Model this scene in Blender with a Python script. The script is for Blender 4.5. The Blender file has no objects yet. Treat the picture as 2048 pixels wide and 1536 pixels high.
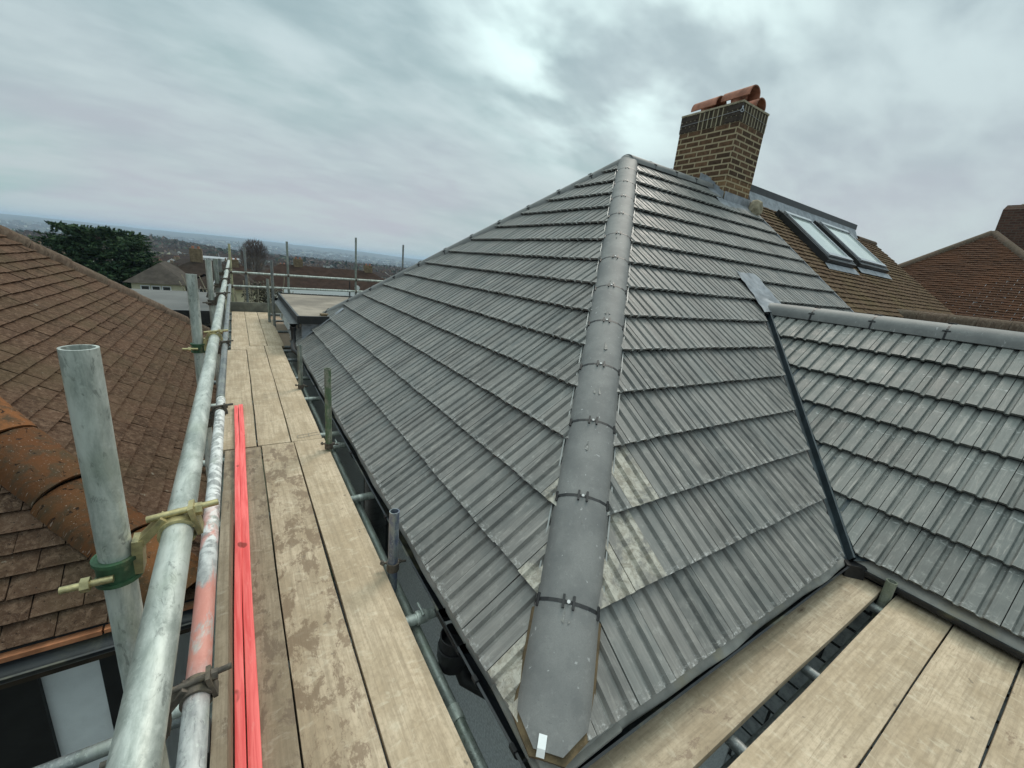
import bpy, bmesh, math, random
from mathutils import Vector, Matrix
import numpy as np
random.seed(7); rng = np.random.default_rng(5)
PI = math.pi
S = bpy.context.scene
COL = S.collection
# ------------------------------------------------------------------ camera
# world axes expressed in camera (right, down, forward); origin = camera; +Y runs along the scaffold walkway
R = Matrix(((0.83785947, -0.06106656, 0.54245958), (-0.53607403, -0.27960696, 0.7965203), (0.10303472, -0.95817056, -0.26700753)))
cam = bpy.data.cameras.new('camera'); co = bpy.data.objects.new('camera', cam); COL.objects.link(co)
m = Matrix.Identity(4)
for i in range(3):
    m[i][0] = R[i][0]; m[i][1] = -R[i][1]; m[i][2] = -R[i][2]
co.matrix_world = m
cam.sensor_width = 36; cam.lens = 826.13 / 2048 * 36
cam.clip_start = 0.02; cam.clip_end = 40000
S.camera = co
S.view_settings.view_transform = 'Standard'; S.view_settings.look = 'None'
S.view_settings.exposure = 0.30; S.view_settings.gamma = 1
# ------------------------------------------------------------------ node helper
class NT:
    def __init__(s, tree): s.t = tree; s.t.nodes.clear()
    def n(s, typ, ins=None, **kw):
        nd = s.t.nodes.new(typ)
        for k, v in kw.items(): setattr(nd, k, v)
        if ins:
            for k, v in ins.items():
                sk = nd.inputs[k]
                if hasattr(v, 'is_linked') or isinstance(v, bpy.types.NodeSocket): s.t.links.new(v, sk)
                else: sk.default_value = v
        return nd
    def math(s, op, a, b=0.0, c=0.0, clamp=False):
        nd = s.n('ShaderNodeMath', {0: a, 1: b, 2: c}, operation=op); nd.use_clamp = clamp; return nd.outputs[0]
    def mix(s, f, a, b, bt='MIX'):
        nd = s.n('ShaderNodeMix', None, data_type='RGBA', blend_type=bt)
        for k, v in ((0, f), (6, a), (7, b)):
            if isinstance(v, bpy.types.NodeSocket): s.t.links.new(v, nd.inputs[k])
            else: nd.inputs[k].default_value = v if k == 0 else (v if len(v) == 4 else (*v, 1))
        return nd.outputs[2]
    def ramp(s, v, p0, p1, a=0.0, b=1.0):
        nd = s.n('ShaderNodeMapRange', {0: v, 1: p0, 2: p1, 3: a, 4: b}); nd.clamp = True; nd.interpolation_type = 'SMOOTHSTEP'; return nd.outputs[0]
    def noise(s, vec, scale, detail=4, rough=.55, dist=0.0):
        return s.n('ShaderNodeTexNoise', {'Vector': vec, 'Scale': scale, 'Detail': detail, 'Roughness': rough, 'Distortion': dist}).outputs[0]
    def mapping(s, vec, scale=(1, 1, 1), loc=(0, 0, 0), rot=(0, 0, 0)):
        return s.n('ShaderNodeMapping', {'Vector': vec, 'Scale': scale, 'Location': loc, 'Rotation': rot}).outputs[0]
# ------------------------------------------------------------------ world: overcast cloud deck over a Nishita sky
w = bpy.data.worlds.new('World'); S.world = w; w.use_nodes = True
T = NT(w.node_tree)
SUN_EL = math.radians(48); SUN_AZ = math.radians(60)     # azimuth clockwise from +Y: front right of the camera
gen = T.n('ShaderNodeTexCoord').outputs['Generated']
sp = T.n('ShaderNodeSeparateXYZ', {0: gen})
zc = T.math('MAXIMUM', sp.outputs[2], 0.0)
den = T.math('ADD', zc, 0.24)
pv = T.n('ShaderNodeCombineXYZ', {0: T.math('DIVIDE', sp.outputs[0], den), 1: T.math('DIVIDE', sp.outputs[1], den), 2: 0.0}).outputs[0]
pv2 = T.mapping(pv, (0.85, 1.25, 1), (2.3, 4.7, 0), (0, 0, math.radians(-28)))
n1 = T.noise(pv2, 1.5, 5, .48, .2)
n2 = T.noise(T.mapping(pv, (1, 1.7, 1), (7.3, 2.1, 0), (0, 0, math.radians(-20))), 4.2, 5, .5, .2)
n3 = T.noise(T.mapping(pv, (1, 1, 1), (1.7, 9.1, 0)), 0.45, 3, .5)
cl = T.math('ADD', T.math('MULTIPLY', n1, .62), T.math('MULTIPLY', n2, .38))
clb = T.ramp(cl, .36, .66)
elev = T.ramp(sp.outputs[2], 0.02, 0.62)
lowc = T.mix(T.ramp(n3, .4, .6), (.355, .475, .475), (.42, .445, .495))          # horizon: teal grey to lavender grey
darkc = T.mix(elev, lowc, (.28, .385, .42))
litc = T.mix(elev, (.45, .52, .535), (.54, .675, .695))
base = T.mix(clb, darkc, litc)
# thin part of the cloud deck, high to the front right: brighter
vd = T.n('ShaderNodeVectorMath', {0: gen, 1: (0.560, 0.640, 0.525)}, operation='DOT_PRODUCT').outputs['Value']
thin = T.math('MULTIPLY', T.ramp(vd, .92, .992), T.ramp(n1, .44, .60))
base = T.mix(thin, base, (.80, 1.0, .98))
# overcast skies are brightest overhead
zen = T.math('ADD', 1.0, T.math('MULTIPLY', T.ramp(sp.outputs[2], .55, .95), 1.7))
base = T.mix(T.ramp(sp.outputs[2], .55, .9), base, T.mix(1.0, base, (1.08, .98, .90), 'MULTIPLY'))
zc3 = T.n('ShaderNodeVectorMath', {0: base, 3: zen}, operation='SCALE').outputs[0]
sky = T.n('ShaderNodeTexSky', None, sky_type='NISHITA'); sky.sun_disc = False
sky.sun_elevation = SUN_EL; sky.sun_rotation = SUN_AZ; sky.dust_density = 4
b1 = T.n('ShaderNodeBackground', {'Color': sky.outputs[0], 'Strength': 0.05})
b2 = T.n('ShaderNodeBackground', {'Color': zc3, 'Strength': 1.0})
mx = T.n('ShaderNodeMixShader', {0: 0.93, 1: b1.outputs[0], 2: b2.outputs[0]})
wo = T.n('ShaderNodeOutputWorld', {0: mx.outputs[0]})
# ------------------------------------------------------------------ sun behind the cloud
sl = bpy.data.lights.new('sun', 'SUN'); sl.energy = 1.5; sl.angle = math.radians(24); sl.color = (1, .91, .80)
so = bpy.data.objects.new('sun', sl); COL.objects.link(so)
sd = Vector((math.sin(SUN_AZ) * math.cos(SUN_EL), math.cos(SUN_AZ) * math.cos(SUN_EL), math.sin(SUN_EL)))
so.rotation_euler = sd.to_track_quat('Z', 'Y').to_euler(); so.location = (20, 20, 60)

# ------------------------------------------------------------------ object helpers
def tag(o, label=None, cat=None, group=None, kind=None):
    if label: o['label'] = label
    if cat: o['category'] = cat
    if group: o['group'] = group
    if kind: o['kind'] = kind
    return o
def empty(name, loc=(0, 0, 0), label=None, cat=None, group=None):
    o = bpy.data.objects.new(name, None); COL.objects.link(o); o.location = loc
    o.empty_display_size = .2
    return tag(o, label, cat, group)
def obj(name, bm, mats, parent=None, smooth=None):
    me = bpy.data.meshes.new(name); bm.normal_update(); bm.to_mesh(me); bm.free()
    for mm in (mats if isinstance(mats, (list, tuple)) else [mats]): me.materials.append(mm)
    if smooth is not None:
        me.polygons.foreach_set('use_smooth', [True] * len(me.polygons))
        if smooth < 180: me.set_sharp_from_angle(angle=math.radians(smooth))
    o = bpy.data.objects.new(name, me); COL.objects.link(o)
    if parent:
        o.parent = parent
        p = parent; loc = Vector((0, 0, 0))
        while p: loc += p.location; p = p.parent
        o.location = -loc       # all coordinates are world metres
    return o
def V(*a): return Vector(a)
def quad(bm, pts, mi=0):
    f = bm.faces.new([bm.verts.new(p) for p in pts]); f.material_index = mi; return f
def box(bm, lo, hi, mi=0, M=None):
    x0, y0, z0 = lo; x1, y1, z1 = hi
    vs = [V(x0, y0, z0), V(x1, y0, z0), V(x1, y1, z0), V(x0, y1, z0), V(x0, y0, z1), V(x1, y0, z1), V(x1, y1, z1), V(x0, y1, z1)]
    if M: vs = [M @ v for v in vs]
    bv = [bm.verts.new(v) for v in vs]
    for f in ((0, 3, 2, 1), (4, 5, 6, 7), (0, 1, 5, 4), (1, 2, 6, 5), (2, 3, 7, 6), (3, 0, 4, 7)):
        ff = bm.faces.new([bv[i] for i in f]); ff.material_index = mi
    return bv
def frame(d, upv=None):
    d = Vector(d).normalized(); u = Vector(upv) if upv is not None else (V(0, 0, 1) if abs(d.z) < .9 else V(0, 1, 0))
    s = d.cross(u).normalized(); n = s.cross(d).normalized(); return s, n, d
def beam(bm, p, q, wd, ht, upv=None, mi=0):
    p = Vector(p); q = Vector(q); s, n, d = frame(q - p, upv); L = (q - p).length
    M = Matrix.Translation(p) @ Matrix((s, n, d)).transposed().to_4x4()
    return box(bm, (-wd / 2, -ht / 2, 0), (wd / 2, ht / 2, L), mi, M)
def ring(bm, c, s, n, r, N=20, a0=0, a1=2 * PI):
    full = abs(a1 - a0 - 2 * PI) < 1e-6; k = N if full else N + 1
    return [bm.verts.new(Vector(c) + s * math.cos(a0 + (a1 - a0) * i / N) * r + n * math.sin(a0 + (a1 - a0) * i / N) * r) for i in range(k)]
def bridge(bm, A, B, closed=True, mi=0):
    N = len(A); fs = []
    for i in range(N if closed else N - 1):
        j = (i + 1) % N; f = bm.faces.new([A[i], A[j], B[j], B[i]]); f.material_index = mi; fs.append(f)
    return fs
def tube(bm, p, q, r=.02415, wall=.004, N=24, hollow=True, segs=1, wob=0, mi=0):
    p = Vector(p); q = Vector(q); s, n, d = frame(q - p)
    pts = [p.lerp(q, i / segs) + (s * math.sin(i * 1.7) + n * math.cos(i * 2.3)) * (wob if 0 < i < segs else 0) for i in range(segs + 1)]
    rs = [ring(bm, c, s, n, r, N) for c in pts]
    for a, b in zip(rs, rs[1:]): bridge(bm, a, b, mi=mi)
    if hollow:
        dp = min(.12, (q - p).length * .4)
        for e, outer, sg in ((p, rs[0], 1), (q, rs[-1], -1)):
            i1 = ring(bm, e, s, n, r - wall, N); i2 = ring(bm, e + d * dp * sg, s, n, r - wall, N)
            if sg > 0: bridge(bm, i1, outer); bridge(bm, i2, i1); bm.faces.new(i2)
            else: bridge(bm, outer, i1); bridge(bm, i1, i2); bm.faces.new(i2[::-1])
    else:
        bm.faces.new(rs[0][::-1]); bm.faces.new(rs[-1])
def band(bm, c, axis, r0, r1, h, a0=0, a1=2 * PI, N=24, upv=None, mi=0):
    "hollow ring segment round an axis"
    s, n, d = frame(axis, upv); c = Vector(c); full = abs(a1 - a0 - 2 * PI) < 1e-6
    A = ring(bm, c - d * h / 2, s, n, r0, N, a0, a1); B = ring(bm, c - d * h / 2, s, n, r1, N, a0, a1)
    C = ring(bm, c + d * h / 2, s, n, r1, N, a0, a1); D = ring(bm, c + d * h / 2, s, n, r0, N, a0, a1)
    bridge(bm, A, B, full, mi); bridge(bm, B, C, full, mi); bridge(bm, C, D, full, mi); bridge(bm, D, A, full, mi)
    if not full:
        bm.faces.new([A[0], D[0], C[0], B[0]]); bm.faces.new([A[-1], B[-1], C[-1], D[-1]])
def poly_prism(bm, pts, off, mi=0):
    "polygon extruded by vector off"
    off = Vector(off); a = [bm.verts.new(Vector(p)) for p in pts]; b = [bm.verts.new(Vector(p) + off) for p in pts]
    f = bm.faces.new(a); f.material_index = mi; f = bm.faces.new(b[::-1]); f.material_index = mi
    for i in range(len(a)):
        j = (i + 1) % len(a); f = bm.faces.new([a[j], a[i], b[i], b[j]]); f.material_index = mi
def sweep(bm, sec, path, ups=None, closed=False, mi=0, cap=True):
    "section [(s,n)] swept along path points"
    rs = []
    P = [Vector(p) for p in path]
    for i, p in enumerate(P):
        d = (P[min(i + 1, len(P) - 1)] - P[max(i - 1, 0)]); s, n, d = frame(d, ups)
        rs.append([bm.verts.new(p + s * a + n * b) for a, b in sec])
    for a, b in zip(rs, rs[1:]): bridge(bm, a, b, closed, mi)
    if closed and cap: bm.faces.new(rs[0][::-1]); bm.faces.new(rs[-1])
    return rs
def bevel(bm, w, segs=1, ang=40):
    es = [e for e in bm.edges if e.is_manifold and e.calc_face_angle(0) > math.radians(ang)]
    bmesh.ops.bevel(bm, geom=es, offset=w, segments=segs, profile=.6, affect='EDGES', clamp_overlap=True)
def fixn(bm): bmesh.ops.recalc_face_normals(bm, faces=bm.faces)

# ------------------------------------------------------------------ materials
def newmat(name):
    mt = bpy.data.materials.new(name); mt.use_nodes = True; return mt, NT(mt.node_tree)
def finish(t, col, rough=.7, bump=None, bstr=.3, bdist=.01, metal=0.0, spec=.5, **kw):
    ins = {'Base Color': col if isinstance(col, bpy.types.NodeSocket) else (*col, 1), 'Roughness': rough, 'Metallic': metal, 'Specular IOR Level': spec}
    ins.update(kw)
    b = t.n('ShaderNodeBsdfPrincipled', ins)
    if bump is not None:
        bn = t.n('ShaderNodeBump', {'Height': bump, 'Strength': bstr, 'Distance': bdist}); t.t.links.new(bn.outputs[0], b.inputs['Normal'])
    t.n('ShaderNodeOutputMaterial', {0: b.outputs[0]})
def simple(name, col, rough=.7, var=.25, scale=8, bstr=.2, bsc=60, metal=0.0, dirt=None, spec=.5):
    mt, t = newmat(name); oc = t.n('ShaderNodeTexCoord').outputs['Object']
    nz = t.noise(oc, scale, 5, .6)
    c = t.mix(t.ramp(nz, .3, .7), tuple(x * (1 - var) for x in col), tuple(min(1, x * (1 + var)) for x in col))
    if dirt:
        dn = t.noise(oc, scale * .6, 6, .65, .5); c = t.mix(t.ramp(dn, .5, .72), c, dirt)
    finish(t, c, rough, t.noise(oc, bsc, 4, .6), bstr, .004, metal, spec)
    return mt
def mat_concrete_tile(name, base=(.13, .133, .135), pale=False):
    mt, t = newmat(name)
    uv = t.n('ShaderNodeUVMap', uv_map='uv').outputs[0]; rn = t.n('ShaderNodeUVMap', uv_map='rnd').outputs[0]
    r = t.n('ShaderNodeSeparateXYZ', {0: rn}); u = t.n('ShaderNodeSeparateXYZ', {0: uv})
    c = t.mix(r.outputs[0], tuple(x * .72 for x in base), tuple(x * 1.38 for x in base))
    c = t.mix(t.math('MULTIPLY', r.outputs[1], .3), c, (base[0] * .8, base[1] * 1.02, base[2] * 1.1))
    off = t.n('ShaderNodeVectorMath', {0: uv, 1: t.n('ShaderNodeVectorMath', {0: rn, 3: 13.0}, operation='SCALE').outputs[0]}, operation='ADD').outputs[0]
    cloud = t.noise(off, 9, 5, .6)
    c = t.mix(t.ramp(cloud, .35, .75, 0, .55), c, tuple(x * 1.75 for x in base))
    # drag marks running up the slope and diagonally
    st = t.noise(t.mapping(off, (46, 5, 1), rot=(0, 0, .12)), 1.0, 5, .62, .6)
    dm = t.ramp(t.noise(t.mapping(uv, (1, 1, 1), (4.4, 2.2, 0)), .9, 3, .5), .42, .62, .45, 1.0)
    c = t.mix(t.math('MULTIPLY', t.math('MULTIPLY', t.ramp(st, .52, .72), .75), dm), c, (.40, .38, .35))
    st2 = t.noise(t.mapping(off, (60, 8, 1), (3, 7, 0), (0, 0, -.5)), 1.0, 4, .6, 1.2)
    c = t.mix(t.math('MULTIPLY', t.ramp(st2, .64, .76), .6), c, (.42, .40, .36))
    sm_ = t.noise(off, 26, 5, .7, .4)
    c = t.mix(t.math('MULTIPLY', t.math('MULTIPLY', t.ramp(sm_, .52, .70), t.ramp(cloud, .42, .6)), .5), c, (.40, .395, .37))
    c = t.mix(t.ramp(t.noise(t.mapping(off, (90, 2.2, 1)), 1.0, 3, .6), .4, .68, 0, .28), c, tuple(x * .5 for x in base))
    # chalky efflorescence on the nose of each tile
    vf = t.math('FRACT', t.math('DIVIDE', u.outputs[1], .3075))
    en = t.noise(t.mapping(off, (40, 60, 1)), 1.0, 4, .7)
    ef = t.math('MULTIPLY', t.ramp(vf, .15, .0), t.ramp(en, .5, .66))
    c = t.mix(t.math('MULTIPLY', ef, .85), c, (.5, .5, .49))
    # damp green-grey dust low on the sheet
    c = t.mix(t.math('MULTIPLY', t.ramp(t.noise(uv, 1.1, 4, .6), .5, .7), .35), c, (.15, .165, .16))
    if pale:
        pn = t.noise(off, 22, 6, .7, .8)
        pc = t.mix(t.ramp(pn, .38, .6), (.27, .245, .20), (.47, .445, .385))
        pc = t.mix(t.ramp(t.noise(off, 70, 3, .6), .55, .7), pc, (.22, .20, .17))
        c = t.mix(t.ramp(t.noise(off, 7, 5, .65, .5), .36, .54), tuple(x * 1.15 for x in (.158, .152, .143)), pc)
    g = t.noise(uv, 420, 3, .7)
    g2 = t.math('ADD', g, t.math('MULTIPLY', cloud, 2.0))
    c = t.mix(t.ramp(g, .3, .75, 0, .35), c, t.mix(.5, c, (0, 0, 0)))
    finish(t, c, t.ramp(cloud, .3, .7, .42, .68), g2, .35, .0025, spec=.5)
    return mt
def mat_clay(name, dark, mid, light, moss=(.16, .15, .06), mossamt=.5, lichen=.3, pit=.6, sc=1.0):
    mt, t = newmat(name)
    uv = t.n('ShaderNodeUVMap', uv_map='uv').outputs[0]; rn = t.n('ShaderNodeUVMap', uv_map='rnd').outputs[0]
    r = t.n('ShaderNodeSeparateXYZ', {0: rn})
    off = t.n('ShaderNodeVectorMath', {0: uv, 1: t.n('ShaderNodeVectorMath', {0: rn, 3: 9.0}, operation='SCALE').outputs[0]}, operation='ADD').outputs[0]
    c = t.mix(r.outputs[0], dark, mid)
    n1 = t.noise(off, 30 * sc, 6, .7, .4)
    c = t.mix(t.ramp(n1, .42, .68), c, light)
    big = t.noise(uv, 1.3, 4, .6)
    c = t.mix(t.math('MULTIPLY', t.ramp(big, .42, .7), mossamt), c, moss)
    pits = t.noise(off, 75 * sc, 3, .6, .3)
    pm = t.ramp(pits, .62, .7)
    c = t.mix(t.math('MULTIPLY', pm, pit), c, (.03, .022, .018))
    ln = t.noise(uv, 17 * sc, 3, .5)
    c = t.mix(t.math('MULTIPLY', t.ramp(ln, .70, .76), lichen), c, (.42, .40, .33))
    c = t.mix(t.math('MULTIPLY', t.ramp(t.noise(off, 260 * sc, 2, .5), .64, .72), lichen), c, (.45, .38, .33))
    h = t.math('SUBTRACT', t.math('ADD', n1, t.math('MULTIPLY', t.noise(off, 160 * sc, 3, .7), .6)), pm)
    finish(t, c, .92, h, .8, .006, spec=.08)
    return mt
def mat_galv(name, a=(.25, .275, .255), b=(.47, .50, .465), stain=None, amt=0.0, metal=.35, rough=.42, band=None):
    mt, t = newmat(name); oc = t.n('ShaderNodeTexCoord').outputs['Object']
    lo = t.mapping(oc, (1, .22, .22))
    n1 = t.noise(lo, 26, 6, .68, .4)
    c = t.mix(t.ramp(n1, .36, .64), a, b)
    n2 = t.noise(oc, 95, 5, .7, .5)
    c = t.mix(t.ramp(n2, .52, .72, 0, .55), c, (.56, .60, .56))
    n4 = t.noise(t.mapping(oc, (1, .4, .4), (3, 1, 5)), 60, 5, .7, 1.0)
    c = t.mix(t.ramp(n4, .56, .66, 0, .6), c, tuple(x * .5 for x in a))
    n5 = t.noise(oc, 9, 3, .5)
    c = t.mix(t.ramp(n5, .5, .7, 0, .4), c, (.33, .37, .30))
    if stain:
        n3 = t.noise(t.mapping(oc, (1, .35, 1)), 13, 5, .62, .8)
        k_ = t.ramp(n3, .45, .56)
        if band:
            yy = t.n('ShaderNodeSeparateXYZ', {0: t.n('ShaderNodeNewGeometry').outputs['Position']}).outputs[1]
            k_ = t.math('MULTIPLY', t.ramp(n3, .40, .52), t.math('MULTIPLY', t.ramp(yy, band[0], band[0] + .15), t.ramp(yy, band[1] + .2, band[1])))
            c = t.mix(t.math('MULTIPLY', t.ramp(t.noise(t.mapping(oc, (1, 1.2, 1)), 24, 4, .6, .5), .45, .56), t.ramp(yy, band[1] - .3, band[1])), c, (.68, .69, .68))
        c = t.mix(t.math('MULTIPLY', k_, amt), c, stain)
    finish(t, c, rough, t.math('ADD', n2, n1), .16, .002, metal)
    return mt
def mat_board(name, tone=1.0, wet=.3, seed=0, along='Y', pinkish=0.0):
    mt, t = newmat(name); oc = t.n('ShaderNodeTexCoord').outputs['Object']
    rot = (0, 0, 0) if along == 'Y' else (0, 0, PI / 2)
    p = t.mapping(oc, (1, 1, 1), (seed * 3.7, seed * 1.3, 0), rot)
    a = tuple(x * tone for x in (.385, .300, .205)); b = tuple(x * tone for x in (.53, .430, .315))
    grain = t.noise(t.mapping(p, (24, .9, 24)), 2.2, 5, .6, .2)
    blotch = t.noise(t.mapping(p, (3.0, 2.0, 1)), 1.7, 6, .62, .3)
    c = t.mix(t.ramp(blotch, .36, .66), a, b)
    c = t.mix(t.ramp(grain, .42, .62, 0, .42), c, tuple(x * .68 for x in a))
    g3 = t.noise(t.mapping(p, (70, 2.2, 40)), 2.0, 4, .65, .15); c = t.mix(t.ramp(g3, .48, .66, 0, .35), c, tuple(x * .6 for x in a))
    fine = t.noise(t.mapping(p, (30, 20, 30)), 2.0, 6, .75)
    c = t.mix(t.ramp(fine, .42, .68, 0, .45), c, tuple(x * .62 for x in a))
    fleck2 = t.noise(t.mapping(p, (7, 13, 7), (5, 5, 5)), 2.0, 5, .66, .5)          # dried mortar smears
    c = t.mix(t.ramp(fleck2, .54, .70, 0, .38), c, tuple(x * tone for x in (.62, .55, .43)))
    fleck = t.noise(t.mapping(p, (6, 15, 9)), 2.2, 4, .62, .6)
    c = t.mix(t.ramp(fleck, .60, .72, 0, .5), c, tuple(x * tone for x in (.30, .225, .145)))
    wetn = t.noise(t.mapping(p, (8.0, 4.2, 1), (1.1, 2.2, 0)), 1.6, 10, .74, .25)
    wm = t.ramp(wetn, .66 - wet * .25, .72 - wet * .25)
    c = t.mix(t.math('MULTIPLY', wm, .80), c, tuple(x * tone for x in (.19, .128, .078)))
    spot = t.noise(t.mapping(p, (1, 1, 1), (2, 4, 0)), 17, 3, .5)
    sm = t.ramp(spot, .70, .74)
    c = t.mix(t.math('MULTIPLY', sm, .65), c, (.15, .12, .09))
    crack = t.noise(t.mapping(p, (34, 1.0, 10), (8, 3, 0)), 1.5, 2, .4)
    ck = t.math('MULTIPLY', t.ramp(t.math('ABSOLUTE', t.math('SUBTRACT', crack, .5)), .008, .0), t.ramp(blotch, .5, .6))
    c = t.mix(t.math('MULTIPLY', ck, .5), c, (.16, .11, .07))
    if pinkish: c = t.mix(pinkish, c, (.45, .32, .24))
    kv = t.n('ShaderNodeTexVoronoi', {'Vector': t.mapping(p, (5.5, 1.6, 1), (.7, .2, 0)), 'Scale': 1.0, 'Randomness': 1.0}).outputs['Distance']
    c = t.mix(t.ramp(kv, .075, .045, 0, .6), c, (.14, .095, .06)); c = t.mix(t.ramp(kv, .030, .015, 0, .6), c, (.05, .035, .025))
    h = t.math('ADD', t.math('ADD', fine, g3), t.math('MULTIPLY', wetn, .8))
    finish(t, c, t.ramp(wm, 0, 1, .8, .45), h, .35, .002, spec=.35)
    return mt
def mat_brick(name, M1, M2, mortar, bw=.215, bh=.065, ms=.011, vec='Object', rot=(0, 0, 0)):
    mt, t = newmat(name); tc = t.n('ShaderNodeTexCoord')
    uv = t.n('ShaderNodeUVMap', uv_map='uv').outputs[0]
    br = t.n('ShaderNodeTexBrick', {'Vector': uv, 'Color1': (*M1, 1), 'Color2': (*M2, 1), 'Mortar': (*mortar, 1), 'Scale': 1.0, 'Mortar Size': ms, 'Mortar Smooth': .3, 'Bias': 0.0, 'Brick Width': bw + ms, 'Row Height': bh + ms})
    br.offset = .5
    n1 = t.noise(uv, 16, 5, .65); n2 = t.noise(uv, 90, 4, .7)
    fac = t.math('SUBTRACT', 1.0, br.outputs['Fac'])
    c = t.mix(t.math('MULTIPLY', t.ramp(n1, .4, .66), t.math('MULTIPLY', fac, .55)), br.outputs['Color'], tuple(x * .35 for x in M1))
    c = t.mix(t.math('MULTIPLY', t.ramp(n2, .5, .75), .35), c, tuple(x * 1.5 for x in M2))
    finish(t, c, .9, t.math('ADD', t.math('MULTIPLY', br.outputs['Fac'], -1.4), n2), .6, .006, spec=.2)
    return mt

def mat_ridge():
    mt, t = newmat('smooth_ridge_concrete'); oc = t.n('ShaderNodeTexCoord').outputs['Object']
    n1 = t.noise(oc, 5, 5, .6); c = t.mix(t.ramp(n1, .35, .65), (.135, .138, .138), (.195, .196, .192))
    n2 = t.noise(oc, 34, 4, .65, .5); c = t.mix(t.ramp(n2, .56, .72, 0, .35), c, (.28, .28, .27))
    n3 = t.noise(oc, 120, 3, .6); c = t.mix(t.ramp(n3, .66, .74, 0, .5), c, (.05, .05, .05))
    n4 = t.noise(oc, 240, 3, .6); c = t.mix(t.ramp(n4, .35, .7, 0, .3), c, (.10, .10, .10))
    n5 = t.noise(t.mapping(oc, (22, 22, 5)), 2.3, 3, .5, .3); c = t.mix(t.ramp(n5, .69, .74, 0, .6), c, (.42, .42, .42))
    finish(t, c, .66, t.math('ADD', n4, n2), .2, .0015); return mt
M = {}
M['tile'] = mat_concrete_tile('grey_concrete_tile', (.158, .152, .143))
M['tile2'] = mat_concrete_tile('grey_concrete_tile_greenish', (.138, .142, .134))
M['tile_pale'] = mat_concrete_tile('pale_concrete_tile', (.3, .3, .28), True)
M['ridge'] = mat_ridge()
M['under'] = simple('black_underlay', (.012, .012, .013), .8)
M['black'] = simple('black_plastic', (.012, .012, .014), .5, .3, 20, .05)
M['gutter'] = simple('black_gutter_dusty', (.016, .018, .022), .38, .4, 7, .1, 40, dirt=(.10, .095, .06))
M['felt'] = simple('grey_eaves_felt', (.27, .26, .24), .7, .2, 9, .3, 120, dirt=(.31, .28, .22))
M['lead'] = simple('sheet_lead', (.22, .235, .26), .5, .3, 9, .25, 30, .2, dirt=(.33, .34, .36))
M['mortar'] = simple('brown_mortar', (.12, .085, .045), .9, .35, 20, .6, 120)
M['mortar_l'] = simple('pale_mortar', (.36, .31, .22), .9, .3, 14, .6, 120, dirt=(.16, .13, .08))
M['clay_left'] = mat_clay('weathered_brown_tile', (.052, .031, .021), (.092, .054, .036), (.150, .098, .068), (.078, .062, .036), .5, .35, .85)
M['clay_hip'] = mat_clay('orange_clay_hip_tile', (.105, .046, .022), (.20, .085, .036), (.065, .048, .032), (.085, .065, .035), .75, .4, 1.0, .45)
M['clay_hip_brown'] = mat_clay('brown_clay_hip_tile', (.085, .060, .045), (.12, .085, .065), (.17, .13, .10), (.08, .08, .06), .4, .3, .4)
M['clay_attached'] = mat_clay('mossy_brown_tile', (.070, .042, .026), (.105, .066, .042), (.15, .105, .065), (.13, .10, .048), .5, .35, .35)
M['clay_far'] = mat_clay('red_brown_tile', (.045, .022, .015), (.080, .037, .024), (.11, .065, .04), (.14, .06, .03), .3, .3, .35)
M['clay_orange'] = simple('orange_tile_edge', (.42, .17, .08), .85, .3, 12, .4, 100, dirt=(.22, .16, .10))
M['pot'] = simple('terracotta', (.34, .145, .095), .85, .3, 7, .4, 70, dirt=(.20, .11, .08))
M['galv'] = mat_galv('galvanised_tube', (.27, .30, .275), (.56, .59, .55))
M['galv_g'] = mat_galv('dull_galvanised_tube', (.15, .17, .16), (.32, .35, .325), (.13, .17, .12), .25)
M['galv_d'] = mat_galv('dark_galvanised_tube', (.11, .125, .13), (.22, .235, .24), (.25, .25, .24), .3)
M['galv_red'] = mat_galv('tube_with_red_and_white_paint', (.26, .27, .27), (.50, .51, .50), (.56, .19, .14), .8, .1, .55, (.85, 1.55))
M['galv_blue'] = mat_galv('blue_grey_tube', (.09, .11, .16), (.24, .27, .31), (.10, .12, .22), .5)
M['galv_moss'] = mat_galv('mossy_tube', (.13, .13, .10), (.25, .27, .20), (.06, .14, .06), .65, .1, .7)
M['brass'] = simple('gold_passivated_steel', (.42, .36, .19), .4, .3, 40, .25, 120, .6, dirt=(.20, .19, .12))
M['green'] = simple('green_painted_steel', (.028, .075, .036), .6, .5, 26, .3, 90, 0, dirt=(.26, .24, .13))
M['rust'] = simple('brown_rusted_steel', (.10, .085, .07), .7, .4, 40, .4, 120, .3, dirt=(.17, .14, .10))
M['wboards'] = [mat_board('scaffold_board_%s' % n, tn, wt, i, 'Y') for i, (n, tn, wt) in enumerate((('brown_damp', .62, .55), ('stained', .95, .62), ('clean', 1.05, .05), ('mid', .98, .10), ('pale', 1.03, .04), ('light', 1.06, .03)))]
M['xboards'] = [mat_board('platform_board_%s' % n, tn, wt, i + 11, 'X') for i, (n, tn, wt) in enumerate((('grubby', .88, .34), ('pale', 1.02, .12), ('pale_b', 1.0, .08), ('pale_c', .97, .36)))]
M['toe'] = mat_board('mossy_toe_board', .55, .35, 31, 'Y')
M['red'] = None
mt, t = newmat('red_dyed_timber'); oc = t.n('ShaderNodeTexCoord').outputs['Object']
gr = t.noise(t.mapping(oc, (40, 1.6, 40)), 2.0, 5, .6, .5)
c = t.mix(t.ramp(gr, .32, .68), (.74, .085, .085), (.92, .19, .18))
kn = t.noise(t.mapping(oc, (1, .55, 1), (2.2, .3, 0)), 15, 2, .4)
c = t.mix(t.ramp(kn, .71, .76, 0, .8), c, (.22, .03, .02))
c = t.mix(t.ramp(t.noise(t.mapping(oc, (30, 9, 1), (4, 4, 0)), 2, 4, .6), .6, .75, 0, .35), c, (.86, .33, .30))
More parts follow.
